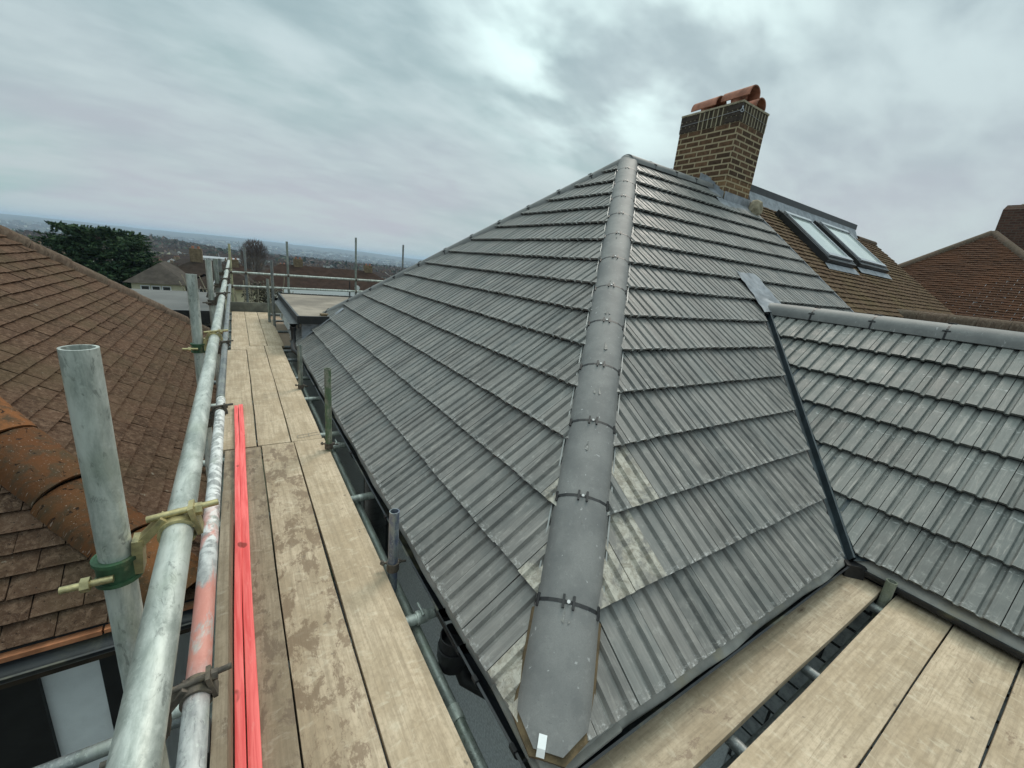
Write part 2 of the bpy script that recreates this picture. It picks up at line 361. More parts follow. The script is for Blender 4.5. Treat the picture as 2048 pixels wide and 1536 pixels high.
finish(t, c, .65, gr, .3, .002); M['red'] = mt
M['screw'] = simple('screw_head', (.55, .55, .55), .5, .1)
M['white'] = simple('white_render', (.74, .77, .77), .85, .06, 5, .4, 220, dirt=(.64, .66, .65))
M['whitep'] = simple('white_plastic', (.82, .84, .85), .35, .03)
M['blackt'] = simple('black_timber', (.012, .012, .012), .6, .3, 8, .2)
M['brownf'] = simple('dark_brown_fascia', (.04, .026, .016), .5, .4, 14, .2, dirt=(.07, .05, .03))
M['greyr'] = simple('grey_pebbledash', (.60, .62, .61), .95, .22, 70, .9, 150)
M['flatroof'] = simple('weathered_flat_roof', (.22, .19, .155), .85, .35, 1.6, .3, 40, dirt=(.12, .10, .075))
M['greyflat'] = simple('grey_felt_roof', (.105, .108, .106), .85, .18, 1.2, .3, 60, dirt=(.14, .145, .14))
M['chim'] = mat_brick('sooty_yellow_brick', (.065, .040, .026), (.17, .095, .055), (.38, .31, .20), .215, .065, .012)
M['chim_low'] = mat_brick('yellow_brown_brick', (.12, .07, .04), (.26, .155, .08), (.40, .32, .20), .215, .065, .012)
M['soldier'] = mat_brick('dark_soldier_brick', (.055, .042, .030), (.095, .072, .048), (.38, .33, .23), .065, .3, .010)
M['chim_far'] = mat_brick('dark_red_brick', (.085, .045, .035), (.13, .07, .052), (.11, .09, .075), .215, .065, .01)
M['blocks'] = mat_brick('dark_grey_brick', (.32, .34, .34), (.38, .40, .40), (.02, .02, .02), .30, .16, .012)
M['alu'] = simple('grey_aluminium', (.45, .47, .50), .35, .1, 9, .05, 40, .6)
M['dkalu'] = simple('charcoal_aluminium', (.03, .032, .034), .4, .2, 9, .05, 40, .3)
mt, t = newmat('skylight_glass'); oc = t.n('ShaderNodeTexCoord').outputs['Object']
finish(t, t.mix(t.ramp(t.noise(oc, 1.5, 3, .5), .4, .6), (.42, .50, .48), (.55, .62, .58)), .06, spec=1.0, metal=.25); M['glass'] = mt
mt, t = newmat('window_glass'); finish(t, (.03, .035, .04), .08, spec=.8); M['dglass'] = mt
M['cream'] = simple('cream_render', (.62, .58, .42), .9, .08, 3)
M['wht'] = simple('white_wall', (.62, .62, .60), .9, .1, 3)
M['brk'] = simple('brown_brick_wall', (.22, .15, .11), .9, .2, 3)
M['rf1'] = simple('brown_tile_roof', (.036, .027, .022), .95, .3, 2.2, .3, 8, spec=.1)
M['rf2'] = simple('red_brown_tile_roof', (.038, .024, .019), .95, .3, 2.2, .3, 8, spec=.1)
M['rf3'] = simple('grey_brown_tile_roof', (.062, .054, .047), .95, .3, 2.2, .3, 8, spec=.1)
M['bark'] = simple('bark', (.10, .08, .065), .95, .3, 10, .6, 30)
M['twig'] = simple('winter_twigs', (.10, .072, .062), .95, .3, 2, .3, 30)
M['twig2'] = simple('olive_winter_twigs', (.075, .07, .048), .95, .3, 2, .3, 30)
M['leafd'] = None
mt, t = newmat('conifer_foliage'); gi = t.n('ShaderNodeTexCoord').outputs['Object']
c = t.mix(t.ramp(t.noise(gi, 1.1, 3, .6), .35, .65), (.012, .036, .020), (.042, .080, .034))
c = t.mix(t.ramp(t.noise(gi, 6, 3, .6), .5, .7), c, (.07, .10, .035))
finish(t, c, .8, spec=.2); M['leafd'] = mt
M['leaf2'] = simple('evergreen_foliage', (.035, .055, .03), .9, .4, 1, .2, 20)
M['asphalt'] = simple('asphalt', (.05, .05, .052), .9, .2, 4)

# ------------------------------------------------------------------ tile laying
T39 = math.tan(math.radians(39)); C39 = math.cos(math.radians(39)); S39 = math.sin(math.radians(39))
def prof_conc(x):
    "height across a 200 mm interlocking tile: raised flats with two sunk water channels"
    h = .0165
    for c0 in (.068, .150):
        d = abs(x - c0)
        if d < .0078: h = 0.0
        elif d < .0155: h = .0165 * (d - .0078) / .0077
    return h
XS = [0, .002, .026, .0525, .0602, .068, .0758, .0835, .109, .1345, .1422, .150, .1578, .1655, .182, .1955, .1962]
def tile_sheet(O, A, U, length, courses, gauge=.3075, tw=.2, first=0, kind='conc', thick=.031, jit=.0024, pale=(), bond=0.0, clip=(), test=None, sag=0.0, over=.0):
    """O eave corner, A along the eave, U up the slope (unit vectors). Returns a bmesh with UV layers."""
    bm = bmesh.new(); uvl = bm.loops.layers.uv.new('uv'); rl = bm.loops.layers.uv.new('rnd')
    O = Vector(O); A = Vector(A).normalized(); U = Vector(U).normalized(); N = A.cross(U).normalized()
    if N.z < 0: N = -N
    nt = int(math.ceil(length / tw)) + 1
    for k in range(first, courses):
        shift = (tw * bond if k % 2 else 0) + random.uniform(-.002, .002)
        b0 = k * gauge; b1 = (k + 1) * gauge + .012
        cl = random.uniform(-.001, .001)
        for i in range(-1, nt):
            a0 = i * tw - shift
            if test and not test(a0 + tw / 2, b0 + gauge / 2, tw, gauge): continue
            rr = (random.random(), random.random()); dz = random.uniform(-jit, jit); db = random.uniform(-jit, jit) * 1.2; tl = random.uniform(-jit, jit)
            xs = XS if kind == 'conc' else [0, tw * .25, tw * .5, tw * .75, tw - .0045]
            lo = []; hi = []; ns = []
            for x in xs:
                h = prof_conc(x) if kind == 'conc' else .004 * math.sin(PI * x / tw)
                sg = sag * (math.sin((a0 + x) * 1.1 + k * .05) + math.sin((a0 + x) * .37 + 1.3))
                base = h + dz + tl * (x / tw - .5) + sg
                p = O + A * (a0 + x) + U * (b0 - over * (k == 0) + db + cl)
                lo.append((p + N * (base + thick + .006), (a0 + x, b0)))
                ns.append((p + N * (base * 1.0 + thick + .006 - .021) + U * .003, (a0 + x, b0 - .02)))
                p2 = O + A * (a0 + x) + U * b1
                hi.append((p2 + N * (base + .001), (a0 + x, b1)))
            mi = 1 if (k, i) in pale else 0
            vl = [bm.verts.new(p) for p, _ in lo]; vh = [bm.verts.new(p) for p, _ in hi]; vn = [bm.verts.new(p) for p, _ in ns]
            def F(vs, uvs):
                f = bm.faces.new(vs); f.material_index = mi
                for l, u in zip(f.loops, uvs): l[uvl].uv = u; l[rl].uv = rr
            for j in range(len(xs) - 1):
                F([vl[j], vl[j + 1], vh[j + 1], vh[j]], [lo[j][1], lo[j + 1][1], hi[j + 1][1], hi[j][1]])
                F([vn[j], vn[j + 1], vl[j + 1], vl[j]], [ns[j][1], ns[j + 1][1], lo[j + 1][1], lo[j][1]])
            for e, s_ in ((0, 1), (-1, -1)):      # side edge of the tile
                q = [vn[e], vl[e], vh[e]]
                F(q if s_ > 0 else q[::-1], [ns[e][1], lo[e][1], hi[e][1]] if s_ > 0 else [hi[e][1], lo[e][1], ns[e][1]])
    for (pt, no) in clip:      # keep the side the normal points away from
        bmesh.ops.bisect_plane(bm, geom=bm.verts[:] + bm.edges[:] + bm.faces[:], plane_co=pt, plane_no=no, clear_outer=True, dist=1e-5)
    bmesh.ops.recalc_face_normals(bm, faces=[])
    return bm
def join_bm(dst, src):
    me = bpy.data.meshes.new('tmp'); src.to_mesh(me); src.free(); dst.from_mesh(me); bpy.data.meshes.remove(me)
def arc_sec(hw, top, edge, th=.014, n=10):
    "cap tile cross section: (side, up) pairs, outer then inner"
    o = []
    for i in range(n + 1):
        a = PI * i / n; o.append((-hw * math.cos(a) * (1.0), edge + (top - edge) * math.sin(a) ** .8))
    inn = [(x * (hw - th) / hw, z - th) for x, z in o][::-1]
    inn[0] = (inn[0][0], o[-1][1] - .004); inn[-1] = (inn[-1][0], o[0][1] - .004)
    return o + inn
def cap_row(parent, name, uname, P, D, count, L, gap, mat, hw=.125, top=.032, edge=-.052, start=0, clips=True, cstart=1, jit=.002, umat=None, skip=(), step=0.0, rough=0.0):
    "row of half-round cap tiles from P along D; joints get a dark union with clips and a screw"
    D = Vector(D).normalized(); s, n, d = frame(D, V(0, 0, 1)); P = Vector(P)
    for i in range(start, count):
        if i in skip: continue
        bm = bmesh.new(); uvl = bm.loops.layers.uv.new('uv'); rl = bm.loops.layers.uv.new('rnd')
        sec = arc_sec(hw, top, edge)
        a = P + D * (i * L + gap / 2) + n * random.uniform(-jit, jit) + s * random.uniform(-jit, jit); b = P + D * ((i + 1) * L - gap / 2) + s * random.uniform(-jit, jit)
        rs = []
        ns_ = 9 if rough else 2
        for q, lift in [(a.lerp(b, k_ / ns_), step * (1 - k_ / ns_)) for k_ in range(ns_ + 1)]: rs.append([bm.verts.new(q + s * x + n * (z + lift)) for x, z in sec])
        if rough:
            for r__ in rs:
                for v_ in r__: v_.co += n * random.uniform(-rough, rough) + s * random.uniform(-rough, rough)
        for A_, B_ in zip(rs, rs[1:]): bridge(bm, A_, B_)
        bm.faces.new(rs[0][::-1]); bm.faces.new(rs[-1])
        rr = (random.random(), random.random())
        for f in bm.faces:
            for l in f.loops: l[uvl].uv = (l.vert.co.dot(D), (l.vert.co - P).dot(s) + i); l[rl].uv = rr
        fixn(bm); obj(name, bm, mat, parent, 35)
    if clips:
        for i in range(max(cstart, start), count):
            c = P + D * (i * L); bm = bmesh.new()
            o = arc_sec(hw + .002, top + .001, edge, .02)
            rs = [[bm.verts.new(c + D * e + s * x + n * z) for x, z in o] for e in (-.007, .007)]
            bridge(bm, *rs); bm.faces.new(rs[0][::-1]); bm.faces.new(rs[-1])
            for ang in (25, 85, 95, 155):
                a_ = math.radians(ang); x = -hw * math.cos(a_); z = edge + (top - edge) * math.sin(a_) ** .8
                nn = (s * -math.cos(a_) * .9 + n * (math.sin(a_))).normalized(); ss = nn.cross(D)
                q = c + s * x + n * (z + .003)
                if ang in (85, 95): q += s * (.008 if ang == 95 else -.008)
                Mx = Matrix.Translation(q) @ Matrix((ss, D, nn)).transposed().to_4x4()
                box(bm, (-.0045, -.024, -.004), (.0045, .024, .005), 0, Mx)
            fixn(bm); u = obj(uname, bm, umat or M['black'], parent)
            bm = bmesh.new(); q = c + n * (top + .002)
            tube(bm, q, q + n * .006, .0065, N=12, hollow=False); fixn(bm); sc_ = obj('screw', bm, M['screw'], u)

# ================================================================== our house
EX, EY, EZ = .697, .621, -1.43           # eaves corner
RUN = 3.62; AX, AY, AZ = EX + RUN, EY + RUN, EZ + RUN * T39
WX = 2.98; WRUN = 1.62                   # front wing: eaves line x, half width
PX = 6.88                                # party verge
house = empty('hipped_house', (EX + 3, EY + 3.5, -6.6), 'house with new dark grey tiled hip roof and clay-potted brick chimney', 'house')
Uf = V(0, C39, S39); Ul = V(C39, 0, S39)
hipn = V(1, -1, 0).normalized()
# left (hip end) slope
LO = .338
bm = tile_sheet((EX, LO, EZ), (0, 1, 0), Ul, 7.6, 16, pale={(0, 2), (1, 3), (2, 4)}, sag=.002,
                clip=[((EX + .035, EY + .035, 0), V(-1, -1, 0)), ((EX, EY + .012, 0), V(1, -1, 0)), ((EX, EY + 2 * RUN, 0), V(1, 1, 0))],
                test=lambda a, b, tw, g: a + LO - EY + tw > (b - g) * C39 - .1 and (2 * RUN - (a - .3)) > (b - g) * C39 - .3)
obj('roof_slope', bm, [M['tile'], M['tile_pale']], house)
# front slope, split where the wing runs in
bm = tile_sheet((.67, EY, EZ), (1, 0, 0), Uf, 4.2, 16, pale={(1, 3), (2, 4), (1, 2)}, sag=.002,
                clip=[((EX + .035, EY + .035, 0), V(-1, -1, 0)), ((EX, EY - .012, 0), V(-1, 1, 0)), ((WX - .115, EY, 0), V(1, -1, 0)), ((4.60, 0, 0), V(1, 0, 0)), ((0, AY, 0), V(0, 1, 0))])
b2 = tile_sheet((.67 + 19 * .2, EY, EZ), (1, 0, 0), Uf, 2.6, 16, first=3,
                clip=[((WX + 2 * WRUN + .04, EY, 0), V(-1, -1, 0)), ((4.60, 0, 0), V(-1, 0, 0)), ((PX, 0, 0), V(1, 0, 0)), ((0, AY, 0), V(0, 1, 0))])
join_bm(bm, b2)
obj('roof_slope', bm, [M['tile'], M['tile_pale']], house)
# wing slope facing the walkway
wc = 7
bm = tile_sheet((WX, -2.6, EZ), (0, 1, 0), Ul, 5.4, 7, gauge=.337, sag=.002,
                clip=[((WX + .012, EY, 0), V(-1, 1, 0)), ((WX + WRUN, 0, 0), V(1, 0, 0))])
obj('wing_roof_slope', bm, M['tile2'], house)
# far slopes (simple sheets of the same tile, out of sight) and underlay
bm = bmesh.new()
zr = EZ - .012
def lowq(pts): quad(bm, [Vector(p) - V(0, 0, .014) for p in pts])
lowq([(EX, EY, EZ), (EX, EY + 2 * RUN, EZ), (AX, AY, AZ)])
lowq([(EX, EY, EZ), (AX, AY, AZ), (PX, AY, AZ), (PX, EY + WRUN, EZ + WRUN * T39), (WX + WRUN, EY + WRUN, EZ + WRUN * T39), (WX, EY, EZ)])
lowq([(EX, EY + 2 * RUN, EZ), (PX, EY + 2 * RUN, EZ), (PX, AY, AZ), (AX, AY, AZ)])
wr = (WX + WRUN, -2.6, EZ + WRUN * T39)
lowq([(WX, -2.6, EZ), (WX, EY, EZ), (WX + WRUN, EY + WRUN, EZ + WRUN * T39), wr])
lowq([wr, (WX + WRUN, EY + WRUN, EZ + WRUN * T39), (WX + 2 * WRUN, EY, EZ), (WX + 2 * WRUN, -2.6, EZ)])
obj('roof_underlay', bm, M['under'], house)
for nm, O_, A_, U_, L_, n_, cl_ in (('rear_roof_slope', (PX, EY + 2 * RUN, EZ), (-1, 0, 0), V(0, -C39, S39), 6.3, 16, [((EX, EY + 2 * RUN, 0), V(-1, -1, 0)), ((0, AY, 0), V(0, -1, 0))]),
                                   ('wing_roof_slope', (WX + 2 * WRUN, EY + 1.7, EZ), (0, -1, 0), V(-C39, 0, S39), 5.0, 8, [((WX + 2 * WRUN, EY, 0), V(1, 1, 0)), ((WX + WRUN, 0, 0), V(-1, 0, 0)), ((0, -2.6, 0), V(0, -1, 0))])):
    obj(nm, tile_sheet(O_, A_, U_, L_, n_, clip=cl_), M['tile'], house)
# walls
def wall_box(name, lo, hi, mat, parent):
    bm = bmesh.new(); box(bm, lo, hi); uvl = bm.loops.layers.uv.new('uv')
    for f in bm.faces:
        for l in f.loops:
            c_ = l.vert.co; l[uvl].uv = (c_.x + c_.y, c_.z) if abs(f.normal.z) < .5 else (c_.x, c_.y)
    return obj(name, bm, mat, parent)
wall_box('wall', (EX + .33, EY + .33, -6.6), (PX - .002, EY + 2 * RUN - .33, EZ + .12), M['greyr'], house)
wall_box('wing_wall', (WX + .30, -2.4, -6.6), (WX + 2 * WRUN - .3, EY + .325, EZ + .1), M['blocks'], house)
# soffits
bm = bmesh.new()
box(bm, (EX + .06, EY + .06, EZ - .14), (EX + .325, EY + 2 * RUN - .06, EZ - .125)); box(bm, (EX + .33, EY + .06, EZ - .14), (WX + .29, EY + .325, EZ - .125))
box(bm, (WX + .06, -2.5, EZ - .14), (WX + .295, EY + .04, EZ - .125))
obj('soffit', bm, M['black'], house)
bm = bmesh.new()
box(bm, (EX + .035, EY + .035, EZ - .15), (EX + .055, EY + 2 * RUN, EZ + .005)); box(bm, (EX + .057, EY + .035, EZ - .15), (WX + .1, EY + .055, EZ + .005))
box(bm, (WX + .035, -2.5, EZ - .15), (WX + .055, EY + .03, EZ + .005))
obj('fascia', bm, M['black'], house)
# eaves felt strip hanging into the gutter, wavy lower edge
def felt(p0, p1, out, nm='eaves_felt', W_=.03):
    bm = bmesh.new(); p0 = Vector(p0); p1 = Vector(p1); n = int((p1 - p0).length / .09); out = Vector(out)
    rows = []
    ph = random.uniform(0, 6)
    for i in range(n + 1):
        p = p0.lerp(p1, i / n); wv = .007 * math.sin(i * .55 + ph) + .004 * math.sin(i * 1.3)
        rows.append([bm.verts.new(p - out * .03 + V(0, 0, .012)), bm.verts.new(p + out * (.004) + V(0, 0, -.004)), bm.verts.new(p + out * (W_ + wv) + V(0, 0, -.024 - W_ * .3)), bm.verts.new(p + out * (W_ + wv - .002) + V(0, 0, -.046 + wv))])
    for a, b in zip(rows, rows[1:]):
        for j in range(3): bm.faces.new([a[j], b[j], b[j + 1], a[j + 1]])
    obj(nm, bm, M['felt'], house, 60)
felt((EX, EY - .02, EZ - .002), (EX, EY + 2 * RUN - .2, EZ - .002), (-1, 0, 0), W_=.017)
felt((EX - .02, EY, EZ - .002), (WX - .06, EY, EZ - .002), (0, -1, 0), W_=.034)
felt((WX, -2.5, EZ - .002), (WX, EY - .05, EZ - .002), (-1, 0, 0))
bm = bmesh.new()     # felt corner piece under the hip foot
poly_prism(bm, [(EX - .035, EY - .045, EZ - .022), (EX + .30, EY - .036, EZ - .02), (EX + .30, EY + .12, EZ - .004), (EX + .1, EY + .3, EZ - .004), (EX - .018, EY + .30, EZ - .016)], (0, 0, -.012)); fixn(bm)
obj('eaves_felt', bm, M['felt'], house)
# gutters
def gutter(p0, p1, r=.052, th=.003, parent=None, mat=None, holes=()):
    bm = bmesh.new(); p0 = Vector(p0); p1 = Vector(p1)
    s, n, d = frame(p1 - p0, V(0, 0, 1))
    sec = [(r * math.cos(PI + PI * i / 12), r * math.sin(PI + PI * i / 12)) for i in range(13)]
    sec = [(-r - .006, .004), (-r, .006)] + sec[0:] + [(r, .006), (r + .006, .004)]
    inn = [(x * (r - th) / r, z + (th if abs(x) < r * .9 else 0)) for x, z in sec][::-1]
    full = sec + inn
    for seg in range(1):
        sweep(bm, full, [p0, p1], V(0, 0, 1), True)
    fixn(bm); g = obj('gutter', bm, mat or M['gutter'], parent or house, 40)
    return g
GZ = EZ - .035; gx = EX + .002
g1 = gutter((gx, EY - .05, GZ), (gx, 1.13, GZ)); g1b = gutter((gx, 1.33, GZ), (gx, EY + 2 * RUN - .5, GZ))
g2 = gutter((EX - .05, EY + .000, GZ), (WX - .02, EY + .000, GZ))
g3 = gutter((WX + .012, -2.5, GZ), (WX + .012, EY - .06, GZ))
# running outlet on the walkway gutter: open throat, cup and bend into the downpipe
bm = bmesh.new(); oy = 1.23
tube(bm, (gx - .018, oy, GZ - .045), (gx - .018, oy, GZ - .20), .060, .004, 20)
tube(bm, (gx - .018, oy, GZ - .10), (gx - .018, oy, GZ - .15), .068, .006, 20)
for e in (-.105, .105):
    band(bm, (gx, oy + e, GZ), (0, 1, 0), .053, .061, .035, PI, 2 * PI, 12, V(0, 0, 1))
for sx in (-1, 1): box(bm, (gx + sx * .056 - .003, oy - .10, GZ - .02), (gx + sx * .056 + .003, oy + .10, GZ + .006))
fixn(bm); obj('gutter_outlet', bm, M['black'], g1, 40)
def bracket(y):
    bm = bmesh.new(); band(bm, (gx, y, GZ), (0, 1, 0), .053, .059, .022, PI, 2 * PI, 12, V(0, 0, 1)); box(bm, (gx - .062, y - .014, GZ - .004), (gx - .048, y + .014, GZ + .012)); fixn(bm)
    obj('gutter_bracket', bm, M['black'], g1)
for y in (.72, .98, 2.1, 3.0, 3.9, 4.8, 5.7): bracket(y)
bm = bmesh.new()     # black downpipe down the grey wall
xw = EX + .33
sweep(bm, [(.034 * math.cos(a), .034 * math.sin(a)) for a in [2 * PI * i / 16 for i in range(16)]], [(gx, oy, GZ - .17), (gx + .02, oy - .05, GZ - .25), (xw - .06, oy - .30, GZ - .36), (xw - .04, oy - .34, GZ - .45), (xw - .04, oy - .34, -6.6)], V(.1, 1, 0), True)
fixn(bm); obj('downpipe', bm, M['black'], house, 50)
# side window in the grey wall under the walkway
bm = bmesh.new(); yw = 3.15
box(bm, (xw - .03, yw, -3.4), (xw - .002, yw + .9, -1.75)); fixn(bm); f = obj('window', bm, M['dkalu'], house)
bm = bmesh.new(); box(bm, (xw - .036, yw + .07, -3.33), (xw - .031, yw + .83, -1.82)); obj('pane', bm, M['dglass'], f)
# valley trough
vb = Vector((WX, EY, EZ)); vt = Vector((WX + WRUN, EY + WRUN, EZ + WRUN * T39)); vd_ = (vt - vb).normalized()
bm = bmesh.new(); sv, nv, dv = frame(vd_, V(0, 0, 1))
sec = [(-.16, .05), (-.10, .012), (-.06, .004), (-.012, .006), (-.006, .058), (.000, .062), (.006, .058), (.010, .02), (.10, .06)]
sweep(bm, sec, [vb - vd_ * .06, vt], V(0, 0, 1)); obj('valley_trough', bm, simple('slate_blue_valley_liner', (.035, .05, .06), .4, .3, 10), house)
bm = bmesh.new(); Mx = Matrix.Translation(vb + V(-.03, -.05, -.03)) @ Matrix.Rotation(.75, 4, 'Z')
box(bm, (-.05, -.05, -.07), (.06, .05, .01), 0, Mx); bevel(bm, .008); obj('gutter_angle', bm, M['black'], house)
# lead saddle where the wing ridge runs into the slope
def on_front(x, y, up=.03): return V(x, y, EZ + (y - EY) * T39) + V(0, -S39, C39) * up
bm = bmesh.new()
pts = [(4.30, 2.22), (4.46, 2.16), (4.90, 2.14), (5.02, 2.25), (4.98, 2.55), (4.52, 2.60)]
nx = 14; ny = 10; g = {}
for i in range(nx + 1):
    for j in range(ny + 1):
        u = i / nx; v = j / ny
        x = (4.36 + .52 * u) * (1 - v) + (4.50 + .40 * u) * v; y = 2.15 + .46 * v
        up = .056 + .003 * math.sin(x * 60) + .004 * math.sin(y * 41 + x * 20)
        if v < .35: up += .07 * (1 - v / .35) * max(0, 1 - abs(x - 4.60) / .13)
        g[i, j] = bm.verts.new(on_front(x, y, up))
for i in range(nx):
    for j in range(ny): bm.faces.new([g[i, j], g[i + 1, j], g[i + 1, j + 1], g[i, j + 1]])
obj('lead_saddle', bm, M['lead'], house, 60)
# hip and ridge caps
HD = V(1, 1, T39).normalized(); hs = .45
P0 = V(EX, EY, EZ) + HD * .0
cap_row(house, 'hip_tile', 'hip_union', P0 + HD * 0, HD, 13, hs, .012, M['ridge'], top=.055, edge=-.040, start=1)
# foot hip tile: chamfered end bedded on brown mortar
s_, n_, d_ = frame(HD, V(0, 0, 1))
def foot(grow, dz, mat, nm, s0, s1):
    bm = bmesh.new(); sec = arc_sec(.127 + grow, .055 + dz, -.042 + dz, .05 if grow else .014)
    rs = [[bm.verts.new(P0 + HD * q + s_ * x + n_ * z) for x, z in sec] for q in (s0, s0 + .06, s0 + .2, s1)]
    for A_, B_ in zip(rs, rs[1:]): bridge(bm, A_, B_)
    bm.faces.new(rs[0][::-1]); bm.faces.new(rs[-1])
    for sg in (-1, 1):
        bmesh.ops.bisect_plane(bm, geom=bm.verts[:] + bm.edges[:] + bm.faces[:], plane_co=P0 + HD * (s0 - .0) + s_ * sg * (.045 + grow), plane_no=(-HD * .75 + s_ * sg * .9), clear_outer=True)
        bmesh.ops.holes_fill(bm, edges=[e for e in bm.edges if e.is_boundary])
    fixn(bm); obj(nm, bm, mat, house, 40)
foot(0, 0, M['ridge'], 'hip_tile', .022, hs - .006)
foot(.010, -.014, M['mortar'], 'mortar_bed', .004, hs * .95)
bm = bmesh.new()      # white plastic strap hooked under the hip foot
q0 = P0 + HD * .03 - s_ * .022 + n_ * .058
pth = [q0 + HD * .03, q0 + HD * -.004, q0 - HD * .022 - n_ * .012, q0 - HD * .022 - n_ * .05, q0 - HD * .004 - n_ * .062]
for p in [0]: sweep(bm, [(-.0125, -.002), (.0125, -.002), (.0125, .002), (-.0125, .002)], pth, s_.cross(HD), True)
fixn(bm); obj('hip_strap', bm, M['whitep'], house)
# side trims along the hip
bm = bmesh.new()
for sg in (-1, 1): beam(bm, P0 + HD * .5 + s_ * sg * .131 - n_ * .040, V(AX, AY, AZ) - HD * .15 + s_ * sg * .131 - n_ * .040, .007, .03)
fixn(bm); obj('hip_tray', bm, simple('grey_hip_tray', (.24, .25, .25), .45, .2, 9, .1, 40, .3), house)
HB = V(1, -1, T39).normalized(); PB = V(EX, EY + 2 * RUN, EZ)
cap_row(house, 'hip_tile', 'hip_union', PB, HB, 13, hs, .012, M['ridge'], top=.055, edge=-.040, start=2)
cap_row(house, 'ridge_tile', 'ridge_union', V(AX - .05, AY, AZ), (1, 0, 0), 5, .45, .012, M['ridge'], top=.055, edge=-.045, start=0)
bm = bmesh.new(); bmesh.ops.create_icosphere(bm, subdivisions=3, radius=.128, matrix=Matrix.Translation(V(AX, AY, AZ - .075)))
for v in bm.verts: v.co.z = AZ - .075 + (v.co.z - AZ + .075) * 1.02
obj('hip_apex', bm, M['ridge'], house, 180)
PW = V(WX + WRUN, EY + WRUN - .02, EZ + WRUN * T39)
cap_row(house, 'ridge_tile', 'ridge_union', PW + V(0, .0, -.004), (0, -1, 0), 10, .46, .012, M['ridge'], top=.065, edge=-.050, start=0)
# verge against the neighbour
bm = bmesh.new(); beam(bm, V(PX + .012, EY + WRUN * .9, EZ + WRUN * .9 * T39) + V(0, 0, .02), V(PX + .012, AY - .15, AZ - .15 * T39) + V(0, 0, .02), .022, .05, V(0, -S39, C39)); fixn(bm)
obj('verge_strip', bm, M['lead'], house)
# chimney
cx0, cx1, cy0, cy1, cz1 = 6.06, 6.74, 3.95, 4.93, 2.56
chim = empty('chimney', (6.4, 4.4, 1.3)); chim.parent = house; chim.location = Vector((6.4, 4.4, 1.3)) - house.location
def brickbox(nm, lo, hi, mat, parent, zoff=0):
    bm = bmesh.new(); box(bm, lo, hi); uvl = bm.loops.layers.uv.new('uv'); bm.normal_update()
    for f in bm.faces:
        for l in f.loops:
            c_ = l.vert.co
            l[uvl].uv = ((c_.y + .1135 * 0) if abs(f.normal.x) > .5 else c_.x + .05, c_.z - zoff) if abs(f.normal.z) < .5 else (c_.x, c_.y)
    return obj(nm, bm, mat, parent)
brickbox('brick_stack', (cx0, cy0, 1.62), (cx1, cy1, cz1 - .235), M['chim'], chim, .02)
brickbox('brick_base', (cx0 + .004, cy0 + .004, .9), (cx1 - .004, cy1 - .004, 1.62), M['chim_low'], chim, .02)
zs = cz1 - .235
brickbox('soldier_course', (cx0 - .004, cy0 - .004, zs), (cx1 + .004, cy1 + .004, cz1), M['soldier'], chim, zs - .035)
# corner bricks break the soldier course
CBM = simple('dark_corner_brick', (.045, .032, .024), .9, .4, 20, .5, 90)
for (bx, by, ex, ey) in ((cx0 - .008, cy0 - .008, cx0 + .02, cy0 + .225), (cx0 - .008, cy1 - .3, cx0 + .02, cy1 + .008)):
    bm = bmesh.new()
    for k in range(3): box(bm, (bx, by, zs + .008 + k * .077), (ex, ey, zs + .073 + k * .077))
    obj('corner_brick', bm, CBM, chim)
bm = bmesh.new()    # sloping mortar flaunching
n0 = [(cx0 - .012, cy0 - .012, cz1), (cx1 + .012, cy0 - .012, cz1), (cx1 + .012, cy1 + .012, cz1), (cx0 - .012, cy1 + .012, cz1)]
n1_ = [(cx0 - .012, cy0 - .012, cz1 + .025), (cx1 + .012, cy0 - .012, cz1 + .025), (cx1 + .012, cy1 + .012, cz1 + .025), (cx0 - .012, cy1 + .012, cz1 + .025)]
n2_ = [(cx0 + .14, cy0 + .14, cz1 + .075), (cx1 - .14, cy0 + .14, cz1 + .075), (cx1 - .14, cy1 - .14, cz1 + .075), (cx0 + .14, cy1 - .14, cz1 + .075)]
L3 = [[bm.verts.new(p) for p in q] for q in (n0, n1_, n2_)]
bridge(bm, L3[0], L3[1]); bridge(bm, L3[1], L3[2]); bm.faces.new(L3[2]); bm.faces.new(L3[0][::-1]); fixn(bm)
obj('flaunching', bm, M['mortar_l'], chim)
# flue pots, each under a half-round clay ridge tile
for (px_, py_, hh, rot) in ((cx0 + .20, cy0 + .20, .12, .0), (cx0 + .19, cy0 + .69, .10, .03), (cx1 - .11, cy0 + .30, .09, -.03)):
    bm = bmesh.new(); tube(bm, (px_, py_, cz1 + .02), (px_, py_, cz1 + .075 + hh), .10, .016, 24); fixn(bm); p_ = obj('chimney_pot', bm, M['pot'], chim, 40)
    bm = bmesh.new(); c_ = V(px_, py_, cz1 + .058 + hh); dr = V(.10 + rot, 1, .03).normalized(); s2, n2v, d2 = frame(dr, V(0, 0, 1))
    sec = arc_sec(.118, .078, -.06, .014, 16)
    sweep(bm, sec, [c_ - dr * .235, c_ + dr * .225], V(0, 0, 1), True); fixn(bm)
    obj('half_round_cowl', bm, M['pot'], p_, 35)
# aerial wire and its eye bracket on the stack
bm = bmesh.new()
zz = cz1 - .1
for a_, b_ in (((cx0 - .012, cy0 - .012, zz), (cx0 - .012, cy1, zz - .03)), ((cx0 - .012, cy0 - .012, zz + .01), (cx1 + .01, cy0 - .012, zz - .03))): tube(bm, a_, b_, .002, N=6, hollow=False)
band(bm, (cx0 - .02, cy0 - .02, zz - .01), (1, 1, 0), .016, .023, .01, N=14); beam(bm, (cx0 - .02, cy0 - .02, zz + .015), (cx0 - .02, cy0 - .02, zz + .045), .012, .01)
fixn(bm); obj('aerial_wire', bm, M['alu'], chim)
